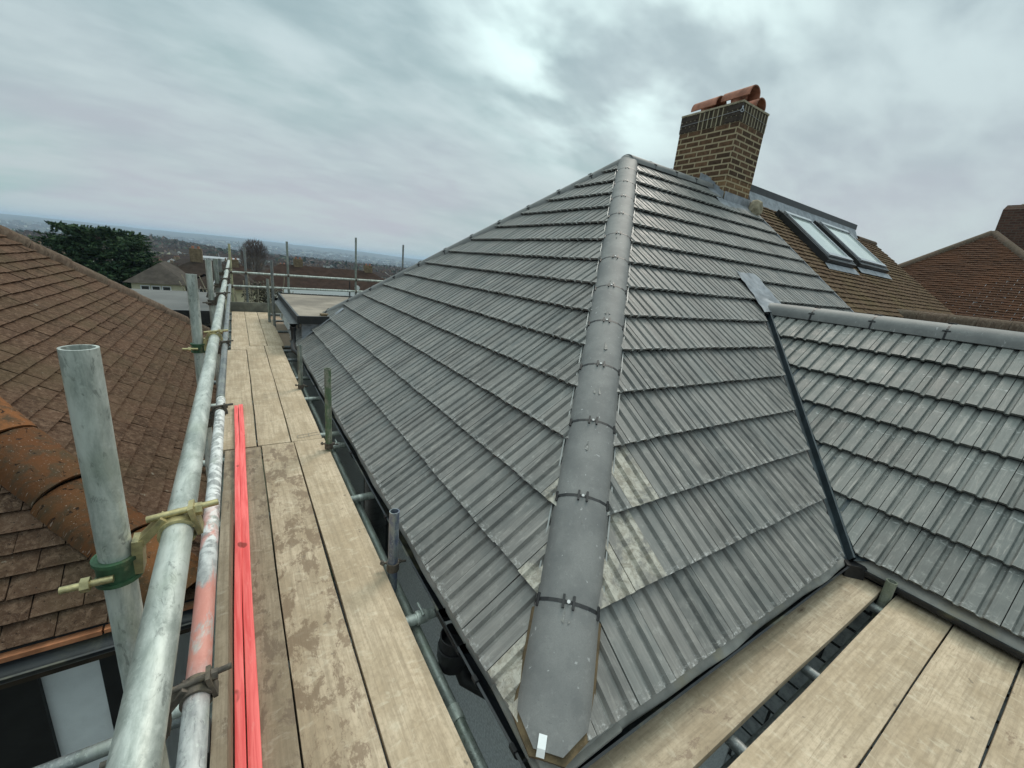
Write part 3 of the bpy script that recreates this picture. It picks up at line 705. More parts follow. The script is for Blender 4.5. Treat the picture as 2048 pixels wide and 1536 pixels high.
# lead flashing: stepped side soaker and front apron
bm = bmesh.new()
def zroof(y): return EZ + (min(y, 2 * AY - y) - EY) * T39
for k in range(5):
    y0 = cy0 + k * .085 - .01; z0 = zroof(min(y0, AY)) + .02
    poly_prism(bm, [(cx0 - .004, y0, z0 - .05), (cx0 - .004, y0 + .11, z0 - .02), (cx0 - .004, y0 + .11, z0 + .19), (cx0 - .004, y0, z0 + .13)], (-.006 - .002 * k, 0, 0))
def onf(x, y, up): return on_front(x, y, up)
gx_ = {}
for i in range(13):
    for j in range(7):
        u = i / 12; v = j / 6; x = cx0 - .18 + (PX - cx0 + .20) * u; y = cy0 - .20 + v * .20
        gx_[i, j] = bm.verts.new(onf(x, y, .036 + .006 * math.sin(x * 50) * (1 - v) + (.01 if v > .9 else 0)))
for i in range(12):
    for j in range(6): bm.faces.new([gx_[i, j], gx_[i + 1, j], gx_[i + 1, j + 1], gx_[i, j + 1]])
for i in range(8):      # side strip left of the stack
    y0 = cy0 - .01 + i * .035; 
    quad(bm, [onf(cx0 - .17 + i * .004, y0, .036), onf(cx0 - .004, y0, .045), onf(cx0 - .004, y0 + .036, .045), onf(cx0 - .17 + i * .004, y0 + .036, .038)])
poly_prism(bm, [onf(cx0 - .01, cy0 - .012, .03), onf(cx1 + .02, cy0 - .012, .03), onf(cx1 + .02, cy0 - .012, .03) + V(0, 0, .12), onf(cx0 - .01, cy0 - .012, .03) + V(0, 0, .13)], (0, -.004, 0))
obj('lead_flashing', bm, M['lead'], chim)
bm = bmesh.new()     # lump of sand-coloured mortar at the foot of the stack
bmesh.ops.create_icosphere(bm, subdivisions=3, radius=.1, matrix=Matrix.Translation(onf(6.80, cy0 - .06, .08)))
for v in bm.verts: v.co += V(random.uniform(-.01, .01), random.uniform(-.01, .01), random.uniform(-.01, .01)); v.co.z += (v.co.z - 1.3) * .4
obj('mortar_lump', bm, M['mortar_l'], chim, 180)

# ================================================================== rear flat roofed extension of our house
fx, fy0, fy1, fz = .74, 6.86, 10.15, -1.01
bm = bmesh.new(); box(bm, (fx, fy0, fz - .02), (5.5, fy1, fz)); fr = obj('flat_roof', bm, M['flatroof'], house)
bm = bmesh.new()
box(bm, (fx - .03, fy0 - .03, fz - .17), (fx - .001, fy1, fz + .018)); box(bm, (fx + .001, fy0 - .03, fz - .10), (1.75, fy0 - .001, fz + .018)); box(bm, (fx - .03, fy1 + .001, fz - .17), (5.5, fy1 + .03, fz + .018))
obj('fascia', bm, M['dkalu'], house)
wall_box('extension_wall', (fx + .05, fy0 + .75, -6.6), (5.4, fy1 - .2, fz - .025), M['white'], house)
bm = bmesh.new()     # lead cheek between the flat roof and the tiles
poly_prism(bm, [(fx + .03, fy0 + .012, EZ + .06), (fx + .03, fy0 + .012, fz - .021), (1.35, fy0 + .012, fz - .021)], (0, .02, 0)); fixn(bm)
obj('lead_cheek', bm, M['lead'], house)
bm = bmesh.new(); s0 = [(EX + .05, fy0 - .11), (1.35, fy0 - .11), (1.35, fy0 + .02), (EX + .05, fy0 + .02)]
quad(bm, [V(x, y, EZ + (x - EX) * T39 + .05) for x, y in s0]); obj('lead_soaker', bm, M['lead'], house)
gutter((fx - .085, fy0 - .06, fz - .10), (fx - .085, fy1, fz - .10), .05, mat=simple('grey_gutter', (.13, .135, .14), .5, .2, 9))
bm = bmesh.new(); q = .033
sweep(bm, [(q * math.cos(a), q * math.sin(a)) for a in [2 * PI * i / 14 for i in range(14)]], [(fx - .085, fy0 + .0, fz - .14), (fx - .085, fy0, fz - .33), (fx - .09, fy0 - .03, fz - .37), (fx - .12, fy0 - .22, fz - .40), (fx - .115, fy0 - .30, fz - .44), (fx - .06, fy0 - .42, fz - .47)], V(1, 0, .1), True)
tube(bm, (fx - .085, fy0, fz - .14), (fx - .085, fy0, fz - .20), .045, N=16); fixn(bm)
obj('downpipe', bm, M['black'], house, 50)
bm = bmesh.new(); sweep(bm, [(.012, 0), (0, .012), (-.012, 0), (0, -.012)], [(1.42, 7.25, fz), (1.42, 7.25, fz + .10), (1.40, 7.22, fz + .14), (1.37, 7.18, fz + .15)], None, True); fixn(bm); obj('hip_hook', bm, M['whitep'], house)
bm = bmesh.new(); box(bm, (1.06, 7.0, fz + .0), (1.26, 7.12, fz + .03)); Mx = None; obj('mortar_bed', bm, M['mortar'], house)

# ================================================================== attached neighbour (brown tiles, two rooflights)
NX1 = 13.0
nb = empty('semi_detached_house', (10, 4.2, -6.6), 'brown tiled house joined to the grey roof, with two roof windows', 'house')
bm = tile_sheet((PX + .03, EY, EZ), (1, 0, 0), Uf, NX1 - PX - .2, 46, gauge=.1, tw=.165, kind='plain', thick=.012, jit=.003, bond=.5, sag=.006,
                clip=[((PX + .028, 0, 0), V(-1, 0, 0)), ((NX1, 0, 0), V(1, 0, 0))])
obj('roof_slope', bm, M['clay_attached'], nb)
bm = bmesh.new(); poly_prism(bm, [(PX + .03, EY, EZ - .01), (PX + .03, AY, AZ - .01), (PX + .03, 2 * AY - EY, EZ - .01)], (NX1 - PX - .06, 0, 0)); fixn(bm)
obj('gable_and_loft', bm, M['brk'], nb)
wall_box('wall', (PX + .002, EY + .33, -6.6), (NX1 - .06, 2 * AY - EY - .33, EZ - .02), M['brk'], nb)
# flat dormer roof behind the ridge: lead front edge and black fascia
dzz = AZ + .10
bm = bmesh.new()
poly_prism(bm, [(7.2, AY - .12, AZ - .12), (7.2, AY + .10, AZ - .12), (7.2, AY + .10, dzz + .05), (7.2, AY + .02, dzz + .05)], (4.6, 0, 0)); fixn(bm); obj('lead_front', bm, M['lead'], nb)
bm = bmesh.new(); box(bm, (7.1, AY + .03, dzz + .052), (11.88, AY + 3.4, dzz + .16)); obj('dormer_roof', bm, M['dkalu'], nb)
bm = bmesh.new(); box(bm, (7.25, AY + .12, EZ), (11.7, AY + 3.2, dzz + .05)); obj('dormer_wall', bm, M['clay_far'], nb)
cap_row(nb, 'ridge_tile', 'u', V(11.9, AY + .02, AZ + .01), (1, 0, 0), 3, .36, .006, M['clay_hip_brown'], hw=.11, clips=False)
def rooflight(x0, x1, y0, y1):
    def q(x, y, up): return V(x, y, EZ + (y - EY) * T39) + V(0, -S39, C39) * up
    def bar(bm, a, b, wd, up0, up1):
        d = (b - a).normalized(); n = V(0, -S39, C39); s = d.cross(n)
        beam(bm, a + n * (up0 + up1) / 2, b + n * (up0 + up1) / 2, wd, up1 - up0, n)
    bm = bmesh.new()
    for X in (x0, x1): bar(bm, q(X, y0, 0), q(X, y1, 0), .075, .02, .11)
    for Y in (y0, y1): bar(bm, q(x0 - .05, Y, 0), q(x1 + .05, Y, 0), .10, .02, .105)
    fixn(bm); fr_ = obj('roof_window', bm, M['dkalu'], nb)
    bm = bmesh.new()
    i = .07
    for X in (x0 + i, x1 - i): bar(bm, q(X, y0 + i, 0), q(X, y1 - i, 0), .045, .112, .135)
    for Y in (y0 + .05, y1 - .03): bar(bm, q(x0 + .04, Y, 0), q(x1 - .04, Y, 0), .07, .112, .14)
    fixn(bm); obj('sash', bm, M['alu'], fr_)
    bm = bmesh.new(); quad(bm, [q(x0 + i, y0 + .05, .115), q(x1 - i, y0 + .05, .115), q(x1 - i, y1 - .05, .115), q(x0 + i, y1 - .05, .115)]); obj('pane', bm, M['glass'], fr_)
    bm = bmesh.new(); quad(bm, [q(x0 - .12, y0 - .15, .03), q(x1 + .12, y0 - .15, .03), q(x1 + .1, y0 - .05, .045), q(x0 - .1, y0 - .05, .045)]); obj('apron_flashing', bm, M['lead'], fr_)
rooflight(7.84, 8.86, 3.14, 4.02); rooflight(9.36, 10.74, 3.22, 4.08)
cap_row(nb, 'ridge_tile', 'u', V(9.2, 2.75, -.05), (0, -1, 0), 16, .33, .004, M['clay_hip_brown'], hw=.13, top=.075, edge=-.06, clips=False)
bm = bmesh.new(); quad(bm, [(9.2, 2.7, -.08), (9.2, -2.6, -.08), (7.5, -2.6, EZ), (7.5, .7, EZ)]); quad(bm, [(9.2, 2.7, -.08), (10.9, .7, EZ), (10.9, -2.6, EZ), (9.2, -2.6, -.08)])
obj('wing_roof', bm, M['rf1'], nb)
bm = bmesh.new(); box(bm, (7.8, -2.4, -6.6), (10.6, .94, EZ + .03)); obj('wing_wall', bm, M['brk'], nb)

# ================================================================== next house along, hip end towards us, brick chimney
fa = V(19.2, 3.42, 2.56); fr_run = 4.9
nh = empty('tiled_house', (22, 3.4, -6.6), 'red-brown tiled house beyond the brown neighbour, with a broad dark chimney at the right edge', 'house')
O_ = fa + V(-fr_run, -fr_run, -fr_run * T39)
bm = tile_sheet(O_, (0, 1, 0), Ul, 2 * fr_run, 63, gauge=.1, tw=.33, kind='plain', thick=.014, jit=.004, bond=.5, sag=.005,
                clip=[((O_.x, O_.y, 0), V(1, -1, 0)), ((O_.x, O_.y + 2 * fr_run, 0), V(1, 1, 0))], test=lambda a, b, tw, g: a + tw > b * C39 - .3 and 2 * fr_run - a > b * C39 - .3)
obj('roof_slope', bm, M['clay_far'], nh)
bm = tile_sheet(O_, (1, 0, 0), Uf, 12, 63, gauge=.1, tw=.33, kind='plain', thick=.014, jit=.004, bond=.5, clip=[((O_.x, O_.y, 0), V(-1, 1, 0))], test=lambda a, b, tw, g: a + tw > b * C39 - .3)
obj('roof_slope', bm, M['clay_far'], nh)
bm = bmesh.new(); B_ = O_ + V(0, 2 * fr_run, 0); quad(bm, [B_, B_ + V(13, 0, 0), fa + V(9, 0, 0), fa]); obj('roof_slope', bm, M['rf2'], nh)
cap_row(nh, 'hip_tile', 'u', O_, V(1, 1, T39), 23, .345, .004, M['clay_hip_brown'], hw=.12, top=.07, edge=-.06, clips=False, start=4)
cap_row(nh, 'hip_tile', 'u', B_, V(1, -1, T39), 23, .345, .004, M['clay_hip_brown'], hw=.12, top=.07, edge=-.06, clips=False, start=4)
bm = bmesh.new(); box(bm, (O_.x + .35, O_.y + .35, -6.6), (32, B_.y - .35, O_.z - .02)); obj('wall', bm, M['brk'], nh)
nc = empty('chimney', (20, 3.4, 2.5)); nc.parent = nh; nc.location = Vector((20, 3.4, 2.5)) - nh.location
bm = bmesh.new(); uvl = bm.loops.layers.uv.new('uv')
A1 = [(19.75, 2.3), (20.9, 2.3), (20.9, 3.50), (19.75, 3.50)]; zt = 3.28
L4 = [[bm.verts.new((x, y, z)) for x, y in A1] for z in (1.6, zt)]
L4.append([bm.verts.new((x * .8 + 20.3 * .2, y * .86 + 3.2 * .14, zt + .14)) for x, y in A1])
bridge(bm, L4[0], L4[1]); bridge(bm, L4[1], L4[2]); bm.faces.new(L4[2]); fixn(bm)
for f in bm.faces:
    for l in f.loops: c_ = l.vert.co; l[uvl].uv = (c_.y if abs(f.normal.x) > .5 else c_.x, c_.z)
obj('brick_stack', bm, M['chim_far'], nc)
bm = bmesh.new(); box(bm, (19.98, 2.55, zt + .14), (20.7, 3.2, zt + .18)); obj('flaunching', bm, M['mortar_l'], nc)

# ================================================================== house on the left of the walkway
LZ = -1.72; lp = math.radians(40); TL = math.tan(lp); CL = math.cos(lp); SL = math.sin(lp)
LX, LY, LR = -.25, 2.16, 3.25
lh = empty('brown_roofed_house', (-4, 5.4, -6.6), 'house with mossy brown tiles and orange hip tile left of the scaffold', 'house')
bm = tile_sheet((LX, LY, LZ), (0, 1, 0), V(-CL, 0, SL), 2 * LR, 45, gauge=.1, tw=.165, kind='plain', thick=.016, jit=.003, bond=.5, sag=.004,
                clip=[((LX, LY, 0), V(-1, -1, 0)), ((LX, LY + 2 * LR, 0), V(-1, 1, 0))], test=lambda a, b, tw, g: a + tw > b * CL - .3 and 2 * LR - a + tw > b * CL - .3)
obj('roof_slope', bm, M['clay_left'], lh)
bm = tile_sheet((LX - 6.6, LY, LZ), (1, 0, 0), V(0, CL, SL), 6.6, 45, gauge=.1, tw=.165, kind='plain', thick=.016, jit=.003, bond=.5, sag=.004,
                clip=[((LX, LY, 0), V(1, 1, 0))], test=lambda a, b, tw, g: 6.6 - a + tw > b * CL - .3)
obj('roof_slope', bm, M['clay_left'], lh)
bm = bmesh.new(); za = LZ + LR * TL
quad(bm, [(LX, LY, LZ - .012), (LX, LY + 2 * LR, LZ - .012), (LX - LR, LY + LR, za - .012)])
quad(bm, [(LX, LY, LZ - .012), (LX - LR, LY + LR, za - .012), (LX - 8, LY + LR, za - .012), (LX - 8, LY, LZ - .012)])
quad(bm, [(LX, LY + 2 * LR, LZ - .01), (LX - 8, LY + 2 * LR, LZ - .01), (LX - 8, LY + LR, za), (LX - LR, LY + LR, za)])
obj('roof_underlay', bm, M['under'], lh)
LHD = V(-1, 1, TL).normalized(); LPF = V(LX, LY, LZ)
cap_row(lh, 'hip_tile', 'u', LPF + LHD * .05, LHD, 14, .40, .006, M['clay_hip'], hw=.135, top=.075, edge=-.055, clips=False, jit=.008, step=.022, rough=.0025)
cap_row(lh, 'hip_tile', 'u', V(LX, LY + 2 * LR, LZ), V(-1, -1, TL), 14, .40, .004, M['clay_hip_brown'], hw=.115, top=.07, edge=-.055, clips=False, jit=.005, step=.010, rough=.002)
bm = bmesh.new()
for i in range(18):
    x1 = LX - .02 - i * .33; box(bm, (x1 - .322, LY - .028, LZ - .028 + random.uniform(-.003, .003)), (x1, LY + .05, LZ - .008))
obj('tile_undercloak', bm, M['clay_orange'], lh)
gutter((LX - 6.5, LY - .055, LZ - .045), (LX + .02, LY - .055, LZ - .045), .05, parent=lh, mat=M['gutter'])
bm = bmesh.new(); box(bm, (LX - 6.5, LY + .03, LZ - .21), (LX - .04, LY + .055, LZ - .035)); box(bm, (LX - .08, LY + .057, LZ - .21), (LX - .055, LY + 2 * LR, LZ - .035)); obj('fascia', bm, M['brownf'], lh)
wy = LY + .32
bm = bmesh.new(); box(bm, (LX - 6.5, LY + .057, LZ - .21), (LX - .082, wy, LZ - .195)); obj('soffit', bm, M['blackt'], lh)
wall_box('wall', (LX - 6.5, wy + .012, -6.6), (LX - .36, LY + 2 * LR - .3, LZ - .2), M['white'], lh)
# mock Tudor black timbers on the white wall
bm = bmesh.new()
def at_y(u, v, Y):
    d = R @ V(u - 1024, v - 768, 826.13); return d * (Y / d.y)
for u0, u1 in ((-60, 72), (208, 300)):
    a = at_y(u0, 1352, wy).x; b = at_y(u1, 1330, wy).x
    box(bm, (a, wy - .02, -6.5), (min(b, LX - .33), wy + .010, LZ - .212))
box(bm, (LX - 6.4, wy - .018, LZ - 1.9), (LX - .4, wy + .009, LZ - 1.7))
for k in range(5): box(bm, (-2.2 - k * .8, wy - .02, -6.5), (-2.0 - k * .8, wy + .010, LZ - .212))
obj('wall_timber', bm, M['blackt'], lh)
# rear grey flat roofed extension
bm = bmesh.new(); box(bm, (-3.4, 9.0, -1.30), (-.30, 12.15, -1.26)); obj('flat_roof', bm, M['greyflat'], lh)
bm = bmesh.new(); box(bm, (-3.4, 8.94, -1.47), (-.27, 8.998, -1.25)); box(bm, (-.298, 9.0, -1.47), (-.27, 12.15, -1.25)); obj('fascia', bm, M['dkalu'], lh)
wall_box('extension_wall', (-3.3, 9.1, -6.6), (-.4, 12.05, -1.302), M['blocks'], lh)

# ================================================================== scaffold
sc = empty('scaffold', (.2, 4, -6.6), 'galvanised tube scaffold with guardrails running along the walkway and round behind the houses', 'scaffold')
GR = -.66
def std(x, y, top, mat, bot=-6.6, nm='standard'):
    bm = bmesh.new(); tube(bm, (x, y, bot), (x, y, top), segs=1); fixn(bm); return obj(nm, bm, mat, sc, 40)
def rail(p, q, mat, nm='guardrail', r=.02415):
    bm = bmesh.new(); tube(bm, p, q, r); fixn(bm); return obj(nm, bm, mat, sc, 40)
def coupler(x, y, z, tx, tz, tdir='Y', m1=None, m2=None, side=1, mo=None):
    "right angle coupler: one jaw round the vertical tube (x,y), the other round a horizontal tube through (tx,?,tz)"
    m1 = m1 or M['brass']; m2 = m2 or M['green']
    c1 = V(x, y, z); hd = V(0, 1, 0) if tdir == 'Y' else V(1, 0, 0); c2 = V(tx, y, tz) if tdir == 'Y' else V(x, tx, tz)
    away = (c2 - c1); away.z = 0; away.normalize()
    bm = bmesh.new()
    band(bm, c1, (0, 0, 1), .0245, .0305, .048, N=28)
    for e in (-.021, .021): band(bm, c1 + V(0, 0, e), (0, 0, 1), .030, .0345, .007, N=28)
    fixn(bm); body = obj('coupler', bm, m2, sc, 40)
    bm = bmesh.new()
    band(bm, c2, hd, .0245, .0305, .046, math.radians(20), math.radians(335), N=28)
    mid = (c1 + c2) / 2
    beam(bm, c1 + away * .029 + V(0, 0, -.016), c1 + away * .034 + V(0, 0, .052), .034, .016, away)
    beam(bm, c1 + away * .034 + V(0, 0, .040), c2 + V(0, 0, .030) - away * .018, .030, .014)
    bevel(bm, .003); fixn(bm); obj('jaw', bm, m1, body, 40)
    bm = bmesh.new()      # T bolt over the horizontal tube with its flap and nut
    top = V(c2.x, c2.y, c2.z + .034)
    a = top - away * .045 + V(0, 0, -.004); b = top + away * .066 + V(0, 0, .008)
    tube(bm, a, b, .0065, N=10, hollow=False); s3 = (b - a).normalized()
    tube(bm, top + away * .028, top + away * .040, .0125, N=6, hollow=False)
    beam(bm, top + away * .022 + V(0, 0, .012), c2 + away * .034 + V(0, 0, -.012), .038, .009, s3)
    fixn(bm); obj('bolt', bm, mo or m1, body, 40); bm = bmesh.new()
    tube(bm, c1 + hd * -.036 - away * .0, c1 + hd * -.036 - away * .068, .0065, N=10, hollow=False)
    tube(bm, c1 + hd * -.036 - away * .03, c1 + hd * -.036 - away * .042, .0125, N=6, hollow=False)
    fixn(bm); obj('bolt', bm, mo or m1, body, 40)
SX = -.20; T1X, T1Z = -.125, -.56; T2X, T2Z = -.13, -.975
def t1z(y): return T1Z + .008 * y
std(-.219, .915, -.192, M['galv']); std(SX, 2.79, -.20, M['galv']); std(-.205, 4.7, -.205, M['galv']); std(-.205, 6.3, -.25, M['galv_g']); std(-.21, 8.2, -.32, M['galv_d'])
rail((T1X, -.6, t1z(-.6)), (T1X, 5.05, t1z(5.05)), M['galv']); rail((T1X, 5.055, t1z(5.05)), (T1X, 11.3, t1z(11.3)), M['galv'])
bm = bmesh.new(); band(bm, (T1X, 5.05, t1z(5.05)), (0, 1, 0), .0242, .0275, .09); fixn(bm); obj('sleeve', bm, M['galv'], sc, 40)
rail((T2X, -.6, T2Z), (T2X, 3.02, T2Z), M['galv_red'], 'guardrail')
rail((T2X - .004, 3.03, T2Z), (T2X - .004, 11.2, T2Z), M['galv_d'], 'guardrail')
coupler(-.219, .915, t1z(.9) - .055, T1X, t1z(.9)); coupler(SX, 2.79, t1z(2.8) - .055, T1X, t1z(2.8)); coupler(-.205, 4.7, t1z(4.7) - .055, T1X, t1z(4.7), m1=M['rust'], m2=M['rust']); coupler(-.205, 6.3, t1z(6.3) - .055, T1X, t1z(6.3), m1=M['rust'], m2=M['rust']); coupler(-.21, 8.2, t1z(8.2) - .055, T1X, t1z(8.2), m1=M['rust'], m2=M['rust'])
coupler(-.219, .915, T2Z - .055, T2X, T2Z, m1=M['rust'], m2=M['rust']); coupler(SX, 2.79, T2Z - .055, T2X, T2Z, m1=M['rust'], m2=M['rust']); coupler(-.205, 4.7, T2Z - .055, T2X, T2Z, m1=M['rust'], m2=M['rust'])
# ledgers and transoms
LG = -1.64
rail((.60, -.4, -1.66), (.60, 5.4, -1.66), M['galv_g'], 'ledger'); rail((.60, 5.5, -1.70), (.60, 11.3, -1.70), M['galv_g'], 'ledger'); rail((-.155, -.4, -1.66), (-.155, 11.3, -1.66), M['galv_g'], 'ledger')
bm = bmesh.new(); band(bm, (.60, 1.02, -1.66), (0, 1, 0), .0242, .028, .06); fixn(bm); obj('sleeve', bm, M['galv'], sc, 40)
for y in (.35, 1.46, 2.58, 3.46, 3.72, 4.76, 5.6, 6.6, 7.2, 7.5, 8.9, 10.2, 11.1): rail((-.36, y, -1.600), (.80, y, -1.600), M['galv'] if y < 5 else M['galv_d'], 'transom')
rail((-1.6, 1.56, -1.75), (-.2, 1.50, -1.69), M['galv_d'], 'tie_tube')
for y in (1.46, 3.46): 
    bm = bmesh.new(); band(bm, (.625, y, -1.600), (1, 0, 0), .0243, .031, .05); tube(bm, (.625, y - .03, -1.565), (.625, y + .05, -1.565), .006, N=8, hollow=False); fixn(bm); obj('coupler', bm, M['galv'], sc, 40)
# inside standards
std(.572, 1.73, -1.185, M['galv_blue']); std(.53, 3.25, -.86, M['galv_moss']); std(.525, 4.93, -1.035, M['galv_g'])
for (x, y, z) in ((.572, 1.73, -1.50), (.53, 3.25, -1.49), (.525, 4.93, -1.50)):
    bm = bmesh.new(); band(bm, (x, y, z), (0, 0, 1), .0245, .031, .045); tube(bm, (x - .055, y + .03, z + .01), (x + .075, y + .02, z - .01), .0065, N=8, hollow=False)
    tube(bm, (x + .035, y + .02, z), (x + .048, y + .02, z), .012, N=6, hollow=False); tube(bm, (x - .05, y + .03, z + .01), (x - .038, y + .03, z + .01), .013, N=6, hollow=False); fixn(bm); obj('coupler', bm, M['rust'], sc, 40)
std(.56, 9.2, -.31, M['galv_d']); std(.50, 9.6, -.68, M['galv_g'])
# far end frame
std(-.10, 11.45, -.11, simple('yellow_grey_tube', (.36, .35, .22), .6, .2)); std(.18, 11.45, -.14, M['galv_d']); std(1.03, 11.45, .07, M['galv_g']); std(2.58, 11.45, .35, M['galv_g']); std(3.95, 11.9, .33, M['galv_d'])
rail((-.26, 11.42, -.715), (4.6, 11.42, -.66), M['galv'], 'guardrail'); rail((-.26, 11.42, -1.02), (4.6, 11.42, -.95), M['galv'], 'guardrail')
for x, z in ((-.10, -.715), (.18, -.71), (1.03, -.70), (2.58, -.685), (-.10, -1.02), (2.58, -.98)):
    bm = bmesh.new(); band(bm, (x, 11.45, z), (0, 0, 1), .0245, .036, .05); band(bm, (x, 11.42, z), (1, 0, 0), .0245, .034, .04); fixn(bm); obj('coupler', bm, M['rust'], sc, 40)
# corner platform tubes seen in the gap
for x in (1.44, 2.05, 2.86): rail((x, -.3, -1.60), (x, .60, -1.60), M['galv_d'], 'transom')
rail((.9, .385, -1.70), (3.05, .385, -1.70), M['galv_d'], 'ledger')
std(2.915, .385, -1.43, mat_galv('cement_splashed_tube', (.15, .16, .14), (.33, .33, .28), (.12, .15, .08), .4, .1, .75))

# ------------------------------------------------------------------ boards
def board(name, lo, hi, along, mat, label, cat='scaffold board', grp=None, skew=0, cuts=True, parent=None):
    bm = bmesh.new(); box(bm, lo, hi)
    ax = 1 if along == 'Y' else 0
    n = max(4, int((hi[ax] - lo[ax]) / .25))
    es = [e for e in bm.edges if abs((e.verts[0].co - e.verts[1].co)[ax]) > .01]
    bmesh.ops.subdivide_edges(bm, edges=es, cuts=n, use_grid_fill=True)
    bevel(bm, .0035, 2)
    ph = random.uniform(0, 9)
    for v in bm.verts:
        a = v.co[ax]; o = .0022 * math.sin(a * 1.7 + ph) + .0012 * math.sin(a * 5.1 + ph)
        if ax == 1: v.co.x += o + skew * (a - lo[1]); v.co.z += .002 * math.sin(a * 1.1 + ph * 2)
        else: v.co.y += o; v.co.z += .002 * math.sin(a * 1.1 + ph * 2)
    return tag(obj(name, bm, mat, None, 40), label, cat, grp)
BT = -1.53; BB = BT - .038; WB = M['wboards']; G1 = 'scaffold boards of the walkway'; G2 = 'scaffold boards of the corner platform'
board('scaffold_board', (-.155, -2.4, BB), (.074, 3.485, BT), 'Y', WB[0], 'dark brown damp board under the red battens, near end of the walkway', grp=G1)
board('scaffold_board', (.081, -2.4, BB), (.302, 3.49, BT + .001), 'Y', WB[1], 'middle board of the near walkway, blotched with muddy wet patches', grp=G1)
board('scaffold_board', (.311, -2.4, BB), (.536, 3.50, BT), 'Y', WB[2], 'clean sandy near board on the edge beside the grey roof gutter', grp=G1)
board('scaffold_board', (-.178, 3.50, BB), (.052, 7.02, BT), 'Y', WB[3], 'tan board in the middle stretch of walkway, beside the guardrail tubes', grp=G1)
board('scaffold_board', (.062, 3.50, BB), (.288, 7.27, BT + .001), 'Y', WB[4], 'centre board of the middle stretch of walkway, dark gap on its left', grp=G1)
mb_ = board('scaffold_board', (.296, 3.51, BB), (.522, 7.28, BT), 'Y', WB[5], 'pale middle-stretch board on the roof side, with a faint rectangle marked on its near end', grp=G1)
board('scaffold_board', (-.135, 7.03, BB), (.095, 11.0, BT - .001), 'Y', WB[4], 'far end walkway board nearest the guardrail posts', grp=G1)
board('scaffold_board', (.103, 7.29, BB), (.328, 11.0, BT), 'Y', WB[5], 'far end walkway board between two others, short of the grey toe board', grp=G1)
board('scaffold_board', (.336, 7.29, BB), (.561, 11.0, BT - .001), 'Y', WB[3], 'far end walkway board beside the upright tubes and the white wall', grp=G1)
XB = M['xboards']
board('scaffold_board', (.60, .415, BB), (2.99, .640, BT), 'X', XB[0], 'grubby cracked board tight under the front gutter of the grey roof', grp=G2)
board('scaffold_board', (.60, .133, BB), (3.03, .358, BT), 'X', XB[1], 'corner platform board with the open gap along its roof side', grp=G2)
board('scaffold_board', (.60, -.100, BB), (3.01, .126, BT), 'X', XB[2], 'second pale board of the corner platform, between two dark joints', grp=G2)
board('scaffold_board', (.60, -.334, BB), (3.02, -.107, BT), 'X', XB[3], 'platform board in the bottom right corner with a brown smear', grp=G2)
board('scaffold_board', (.60, -.570, BB), (3.02, -.341, BT), 'X', XB[1], 'platform board outermost at the bottom right edge', grp=G2)
board('scaffold_board', (.565, 7.6, -1.66), (.785, 11.3, -1.62), 'Y', mat_board('rusty_brown_board', .5, .2, 40, 'Y', .3), 'rusty brown lower board lying against the white extension wall', grp=G1)
bm = bmesh.new(); z_ = BT + .0035
for a_, b_ in (((.345, 3.555), (.512, 3.590)), ((.345, 3.605), (.512, 3.640))): beam(bm, (a_[0], a_[1], z_), (b_[0], b_[1], z_), .003, .002)
for a_, b_ in (((.345, 3.555), (.345, 3.605)), ((.430, 3.573), (.430, 3.625))): beam(bm, (a_[0], a_[1], z_), (b_[0], b_[1], z_), .003, .002)
fixn(bm); obj('end_band', bm, simple('worn_end_band', (.30, .28, .24), .7, .3, 20), mb_)
# toe boards
board('toe_board', (-.136, -2.0, BT + .001), (-.098, 2.45, BT + .222), 'Y', M['toe'], 'mossy weathered toe board on edge between the painted tube and the red battens', 'toe board')
board('toe_board', (-.16, 11.05, BT - .02), (1.4, 11.09, BT + .20), 'X', simple('grey_weathered_timber', (.15, .15, .125), .85, .3, 6, .3, 50, dirt=(.20, .19, .15)), 'grey toe board closing the far end of the walkway', 'toe board')
bm = bmesh.new(); box(bm, (-.168, 1.02, BT + .11), (-.1375, 1.12, BT + .232)); tag(obj('shadow_block', bm, M['blackt']), 'small black timber wedged outside the mossy toe board', 'shadow')  # black block added to stand in for shade on the toe board top
# red battens
board('roofing_batten', (-.093, -1.2, BT + .003), (-.064, 4.44, BT + .030), 'Y', M['red'], 'red treated batten on the guardrail side of the pair lying on the walkway', 'batten', 'red roofing battens')
board('roofing_batten', (-.062, -1.2, BT + .003), (-.026, 4.46, BT + .029), 'Y', M['red'], 'red treated batten on the roof side of the pair lying on the walkway', 'batten', 'red roofing battens')

# ================================================================== terrain
def gz(x, y):
    d = math.hypot(x, y)
    ks = [(0, -6.6), (14, -6.7), (40, -10.8), (60, -12.4), (100, -15.2), (200, -19), (400, -23), (700, -27), (1200, -38), (2000, -55), (2700, -68), (3600, -64), (5200, -36), (7000, -2), (8000, 10), (12000, 10)]
    for (a, za), (b, zb) in zip(ks, ks[1:]):
        if d <= b:
            f = (d - a) / (b - a); f = f * f * (3 - 2 * f) if d > 2700 else f
            z = za + (zb - za) * f; break
    else: z = 10
    if y < 12 and d < 200: z = -6.6 if d < 20 else max(z, -12)
    az = math.degrees(math.atan2(x, max(y, 1e-6))) if y > 0 else 90
    if d > 3000:
        k = min(1, (d - 3000) / 3500)
        z += k * (12 * math.sin(az * .13 + 1) + 6 * math.sin(az * .47 + 2) + 3 * math.sin(az * 1.9) + 1.5 * math.sin(az * 4.7)) + k * (-az * .25)
    k = math.exp(-((az + 7) / 5) ** 2 - ((d - 800) / 170) ** 2); z += 10 * k      # wooded knoll
    return z
mt, t = newmat('town_ground'); geo = t.n('ShaderNodeNewGeometry').outputs['Position']
